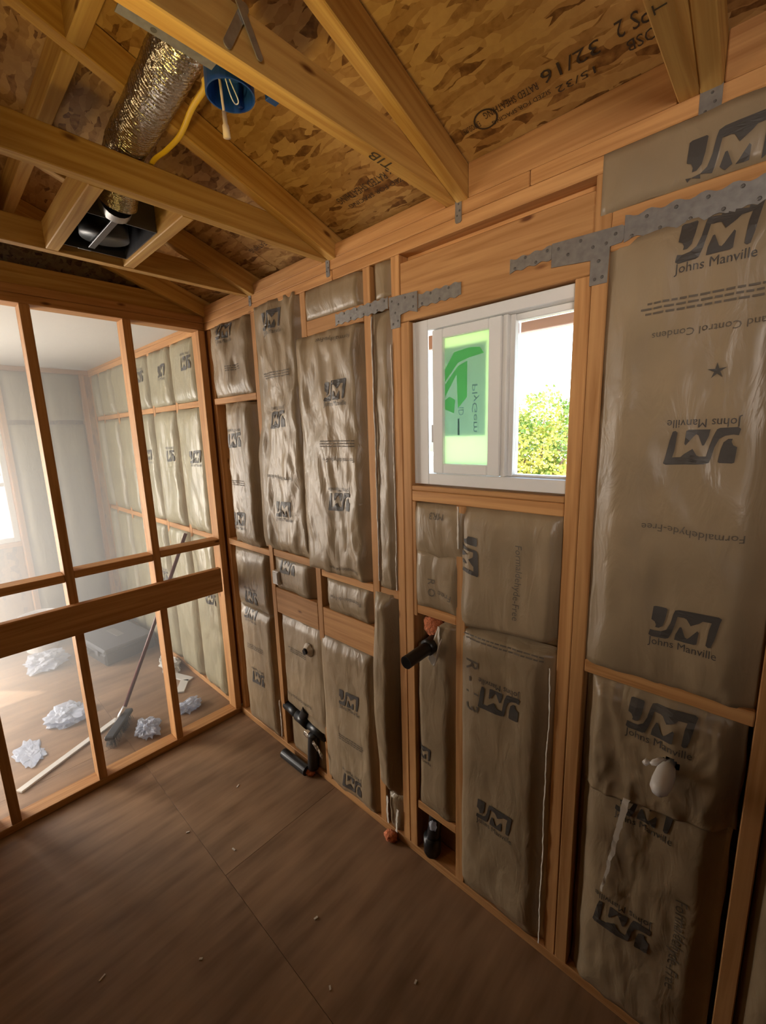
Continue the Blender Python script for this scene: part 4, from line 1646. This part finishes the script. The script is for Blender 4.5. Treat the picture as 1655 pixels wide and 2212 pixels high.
for i in range(41):
    t = i / 40
    w = 0.0085 * (1 - 0.65 * t) * (1 + 0.4 * noise.noise(Vector((i * 0.6, 0, 7))))
    x = 2.247 - 0.045 * t + 0.004 * noise.noise(Vector((i * 0.25, 3, 7)))
    z = 0.790 - 0.345 * t
    V += [(x - w - 2.22, -0.030 - 0.004 * noise.noise(Vector((i * 0.3, 9, 1))), z - 0.45), (x + w - 2.22, -0.030, z - 0.45)]
for i in range(40):
    F.append((2 * i, 2 * i + 1, 2 * i + 3, 2 * i + 2))
o = link('tape_strip', raw('ts', V, F), 'paper', ts, (2.22, 0.0, 0.45))
o.modifiers.new('solid', 'SOLIDIFY').thickness = 0.002
ts.location = (2.22, 0.0, 0.45)
o.location = (0, 0, 0)

# ================================================================== THINGS IN THE NEXT ROOM
tc_ = empty('tool_case', (-1.66, -0.27, 0))
tag(tc_, 'large charcoal tool case lying flat on the floor of the next room', 'tool case')


def rbox(name, parent, c, size, rz, mat, bev=0.008):
    me = box_mesh(*size, bev=bev)
    return link(name, me, mat, parent, c, (0, 0, rz))


rz = rad(8)
rbox('case_body', tc_, (-1.66, -0.27, 0.052), (0.56, 0.40, 0.100), rz, 'case', 0.014)
rbox('case_lid', tc_, (-1.66, -0.27, 0.122), (0.565, 0.405, 0.038), rz, 'case_lid', 0.014)
rbox('lid_plate', tc_, (-1.68, -0.26, 0.1425), (0.20, 0.06, 0.004), rz, 'galv', 0.001)
for dx in (-0.16, 0.16):
    p = Vector((-1.66, -0.27, 0.095)) + Matrix.Rotation(rz, 3, 'Z') @ Vector((dx, -0.208, 0))
    rbox('latch', tc_, p, (0.05, 0.012, 0.045), rz, 'case_lid', 0.003)
hp = [Vector((-1.66, -0.27, 0.08)) + Matrix.Rotation(rz, 3, 'Z') @ Vector(q) for q in ((-0.07, -0.20, 0), (-0.07, -0.235, 0), (0.07, -0.235, 0), (0.07, -0.20, 0))]
tube('handle', tc_, hp, 0.010, 'case', 10)

# broom leaning on the wall
br = empty('push_broom', (-0.40, -0.60, 0))
tag(br, 'broom with maroon handle leaning on the next room wall behind the partition', 'broom')
tube('handle', br, [(-0.470, -0.545, 0.115), (-0.487, -0.30, 0.60), (-0.505, -0.028, 1.150)], 0.0115, 'red_handle', 12)
tube('collar', br, [(-0.462, -0.605, 0.010 + 0.03), (-0.470, -0.545, 0.116)], 0.0135, 'chrome', 12)
rbox('brush_block', br, (-0.395, -0.605, 0.062), (0.28, 0.055, 0.028), rad(-38), 'case', 0.006)
V, F = [], []
rnd = random.Random(5)
Rm = Matrix.Rotation(rad(-38), 3, 'Z')
for k in range(260):
    a = rnd.uniform(-0.135, 0.135)
    b = rnd.uniform(-0.022, 0.022)
    p = Rm @ Vector((a, b, 0.05))
    q = Rm @ Vector((a * 1.06 + rnd.uniform(-.006, .006), b * 1.4 + rnd.uniform(-.008, .008), 0.002))
    s = Rm @ Vector((0.0016, 0.0016, 0))
    i0 = len(V)
    V += [p - s, p + s, q + s, q - s]
    F.append((i0, i0 + 1, i0 + 2, i0 + 3))
o = link('bristles', raw('bris', V, F), 'bristle', br, (-0.395, -0.605, 0.0))
o['kind'] = 'stuff'

ws = box('trim_strip', None, -0.02, 0.02, -0.30, 0.30, 0.0005, 0.012, 'drywall', 0.002)
ws.location = (-0.418, -0.845, 0.0065)
ws.rotation_euler = (0, 0, PI / 2 + rad(27))
tag(ws, 'pale trim strip lying on the next room floor beside the broom', 'trim strip')


def crumple(label, c, size, seed, mat='poly_bag', amp=0.55, name='plastic_bag', cat='plastic bag'):
    me = blob(size[0], size[1], size[2], amp, seed, 4, 2.4)
    for v in me.vertices:
        n_ = noise.noise(v.co * 28 + Vector((seed, 1, 2))) * 0.010
        v.co += v.co.normalized() * n_
        if v.co.z < -size[2] * 0.55:
            v.co.z = -size[2] * 0.55
    o = link(name, me, mat, None, (c[0], c[1], c[2] + size[2] * 0.55), smooth=False)
    tag(o, label, cat)
    return o


crumple('blueish crumpled plastic bag on the floor left of the tool case', (-1.80, -0.74, 0.001), (0.15, 0.13, 0.06), 4)
crumple('crumpled pale plastic on the floor at the left, before the broom', (-0.84, -0.79, 0.001), (0.13, 0.11, 0.035), 11)
crumple('clear plastic scrap on the floor right of the broom, near the wall', (-0.31, -0.215, 0.001), (0.055, 0.075, 0.032), 17)
crumple('clear plastic wrap on the floor against the broom head', (-0.27, -0.49, 0.001), (0.085, 0.060, 0.045), 23)
crumple('flat plastic film scrap at the left edge of the next room floor', (-0.60, -1.02, 0.001), (0.12, 0.06, 0.008), 29, name='plastic_film', cat='plastic film')
crumple('grey debris heap at the foot of the next room wall', (-0.95, -0.09, 0.001), (0.12, 0.06, 0.05), 31, 'drywall', name='debris_heap', cat='debris')
for k, (x, y, rz_, L_, lab) in enumerate(((-0.74, -0.10, 20, 0.22, 'pale board offcut lying at the foot of the next room wall'), (-0.60, -0.14, -35, 0.16, 'short pale offcut on the floor beside the partition end'))):
    o = link('board_offcut', box_mesh(L_, 0.06, 0.012, 0.002), 'drywall', None, (x, y, 0.0075), (0, 0, rad(rz_)))
    tag(o, lab, 'offcut')

# bucket
bk = empty('bucket', (-2.20, -0.70, 0))
tag(bk, 'white bucket against the end wall of the next room', 'bucket')
V, F = lathe([(0.0005, 0.0), (0.115, 0.0), (0.135, 0.29), (0.142, 0.29), (0.142, 0.31), (0.135, 0.31), (0.130, 0.30), (0.111, 0.006), (0.0005, 0.006)])
link('pail', raw('pail', V, F), 'white_plastic', bk, (-2.200, -0.700, 0.001), smooth=False)
tube('bail', bk, spline([(-2.200, -0.840, 0.29), (-2.130, -0.800, 0.20), (-2.100, -0.700, 0.17), (-2.130, -0.600, 0.20), (-2.200, -0.560, 0.29)], 6), 0.003, 'galv', 6)
# clutter on the floor by the far corner
cb = empty('cardboard_box', (-2.12, -0.30, 0))
tag(cb, 'open brown cardboard box in the far corner of the next room', 'box')
for nm, a in (('box_side', (-2.26, -1.98, -0.45, -0.444, 0.004, 0.24)), ('box_side', (-2.26, -1.98, -0.20, -0.194, 0.004, 0.24)), ('box_end', (-2.26, -2.254, -0.443, -0.201, 0.004, 0.24)),
              ('box_end', (-1.986, -1.98, -0.443, -0.201, 0.004, 0.24)), ('box_bottom', (-2.26, -1.98, -0.45, -0.194, 0.0005, 0.0035))):
    box(nm, cb, *a, 'cardboard', 0.001)
fl = link('box_flap', box_mesh(0.27, 0.11, 0.004, 0.001), 'cardboard', cb, (-2.12, -0.492, 0.262), (rad(25), 0, 0))
dk = empty('tool_bag', (-2.16, -0.092, 0))
tag(dk, 'dark blue tool bag beside the cardboard box', 'tool bag')
rbox('bag_body', dk, (-2.16, -0.092, 0.10), (0.22, 0.12, 0.19), rad(2), 'blue_plastic', 0.03)
tube('strap_handle', dk, spline([(-2.24, -0.092, 0.19), (-2.22, -0.092, 0.25), (-2.16, -0.092, 0.27), (-2.10, -0.092, 0.25), (-2.08, -0.092, 0.19)], 6), 0.008, 'case', 8)

# debris specks on the floor of this room
rnd = random.Random(3)
spots = [(0.62, -0.62), (0.86, -0.52), (1.15, -0.80), (1.35, -0.45), (0.95, -1.05), (1.55, -0.55), (0.55, -0.33), (1.75, -0.35)]
names = ['beside the partition plate', 'in the middle of the lit floor', 'left of the floor centre', 'near the wall below the narrow bay', 'closest to the camera on the left', 'in the dark part of the floor', 'near the pipe offcut', 'before the window studs']
for i, (x, y) in enumerate(spots):
    o = link('wood_chip', box_mesh(rnd.uniform(0.012, 0.024), rnd.uniform(0.004, 0.008), 0.003, 0.0006), 'paper', None, (x, y, 0.002), (0, 0, rnd.uniform(0, 3)))
    tag(o, 'tiny pale wood chip on the brown floor ' + names[i], 'wood chip', 'wood chips on the floor')

# ================================================================== OUTDOORS
fe = empty('board_fence', (-1.0, 7.0, -0.6))
tag(fe, 'weathered grey board fence behind the yellow tree', 'fence')
for i in range(26):
    x = -3.6 + i * 0.155
    box('fence_board', fe, x, x + 0.14, 7.0, 7.02, -0.6, 1.10 + 0.02 * (i % 3), 'fence', 0.003)
for z in (-0.2, 0.75):
    box('fence_rail', fe, -3.6, 0.5, 6.95, 6.999, z, z + 0.09, 'fence', 0.003)
for x in (-3.6, -1.6, -0.55, 0.45):
    box('fence_post', fe, x, x + 0.1, 6.85, 6.949, -0.6, 1.22, 'fence', 0.003)


def tree(label, base, trunk_h, crown, nleaf, lsize, mat, seed, cat='tree', name='tree', shell=0.55):
    e = empty(name, base)
    tag(e, label, cat)
    rnd = random.Random(seed)
    bx, by, bz = base
    tube('trunk', e, [(bx, by, bz), (bx + 0.03, by, bz + trunk_h * 0.5), (bx, by + 0.05, bz + trunk_h)], [0.10, 0.08, 0.05], 'bark', 10)
    for (cx, cy, cz, r) in crown:
        s = Vector((bx, by + 0.03, bz + trunk_h * 0.85))
        t = Vector((cx, cy, cz))
        m_ = (s + t) / 2 + Vector((0, 0, 0.1))
        tube('branch', e, [s, m_, t], [0.035, 0.022, 0.008], 'bark', 6)
    V, F = [], []
    tot = sum(c[3] ** 2 for c in crown)
    for (cx, cy, cz, r) in crown:
        for k in range(int(nleaf * r * r / tot)):
            d = Vector((rnd.gauss(0, 1), rnd.gauss(0, 1), rnd.gauss(0, 1))).normalized()
            p = Vector((cx, cy, cz)) + d * r * (shell + (1 - shell) * rnd.random()) * (1 + 0.25 * noise.noise(d * 2.3 + Vector((cx, cy, cz))))
            a = Vector((rnd.gauss(0, 1), rnd.gauss(0, 1), rnd.gauss(0, 0.7))).normalized()
            b = a.cross(Vector((rnd.gauss(0, 1), rnd.gauss(0, 1), rnd.gauss(0, 1)))).normalized()
            L_ = lsize * rnd.uniform(0.7, 1.3)
            w = L_ * 0.36
            i0 = len(V)
            q = p - Vector(base)
            V += [q, q + a * L_ * 0.5 + b * w, q + a * L_, q + a * L_ * 0.5 - b * w]
            F.append((i0, i0 + 1, i0 + 2, i0 + 3))
    o = link('foliage', raw('leaves', V, F), mat, e, base)
    o['kind'] = 'stuff'
    return e


tree('yellow green leafy tree seen through the window', (-0.15, 4.9, -0.6), 1.5,
     [(-0.25, 4.9, 1.42, 0.60), (0.32, 4.8, 1.45, 0.50), (-0.80, 5.0, 1.45, 0.60), (-0.10, 4.95, 1.98, 0.36), (-0.45, 4.7, 0.95, 0.6), (0.10, 4.9, 0.85, 0.50), (0.34, 5.0, 1.98, 0.24), (-1.2, 5.1, 1.2, 0.6), (-0.62, 4.9, 1.90, 0.24), (0.75, 4.9, 1.3, 0.5)],
     15000, 0.055, 'leaf', 11)
tree('green tree outside the bright window of the next room', (-7.5, -1.5, -0.6), 2.0,
     [(-7.5, -1.7, 2.4, 1.1), (-7.6, -0.7, 2.6, 0.9), (-7.4, -2.6, 2.3, 0.9), (-7.6, -1.3, 3.3, 0.9)], 2600, 0.16, 'leaf_dark', 12)
tree('leafy green bush outside the obscured sash', (-2.4, 3.6, -0.6), 0.8,
     [(-2.4, 3.6, 0.6, 0.8), (-3.1, 3.8, 0.7, 0.8), (-1.7, 3.7, 0.4, 0.6)], 2200, 0.10, 'leaf', 13, cat='bush', name='bush')

# ================================================================== HAZE
hz_m = bpy.data.materials.new('glow_scatter')
hz_m.use_nodes = True
nt = hz_m.node_tree
nt.nodes.remove(nt.nodes['Principled BSDF'])
vs = nt.nodes.new('ShaderNodeVolumeScatter')
vs.inputs['Color'].default_value = (0.99, 0.96, 0.93, 1)
vs.inputs['Density'].default_value = 0.45
vs.inputs['Anisotropy'].default_value = 0.45
nt.links.new(vs.outputs[0], nt.nodes['Material Output'].inputs['Volume'])
hz = link('lens_glow_haze', box_mesh(2.28, 4.05, 2.42, 0), hz_m, None, (-1.25, -2.04, 1.222))  # scattering volume added to imitate lens glow, not airborne dust
tag(hz, 'milky haze volume added for the lens glow over the next room', 'haze', kind='stuff')


# ================================================================== SUB-PARTS
def under(root, child_name, part_name):
    """hang the named children of a thing below one of its own parts"""
    part = next(o for o in root.children if o.name.split('.')[0] == part_name)
    for ch in [o for o in root.children if o.name.split('.')[0] == child_name]:
        mw = ch.matrix_world.copy()
        ch.parent = part
        ch.matrix_parent_inverse = part.matrix_world.inverted()
        ch.matrix_world = mw


bpy.context.view_layer.update()
under(tc_, 'lid_plate', 'case_lid')
under(tc_, 'latch', 'case_body')
under(tc_, 'handle', 'case_body')
under(br, 'bristles', 'brush_block')
under(br, 'collar', 'handle')
under(bb, 'screw_boss', 'box_shell')
under(bk, 'bail', 'pail')
under(fd, 'clamp_wire', 'duct_sleeve')
under(fb, 'motor_plate', 'blower_scroll')
under(cb, 'box_flap', 'box_side')
for o in list(SC.objects):
    n0 = o.name.split('.')[0]
    if n0 == 'steel_strap':
        under(o, 'nail_heads', 'strap_plate')
    elif n0 == 'rafter_tie':
        under(o, 'nail_heads', 'wall_flange')
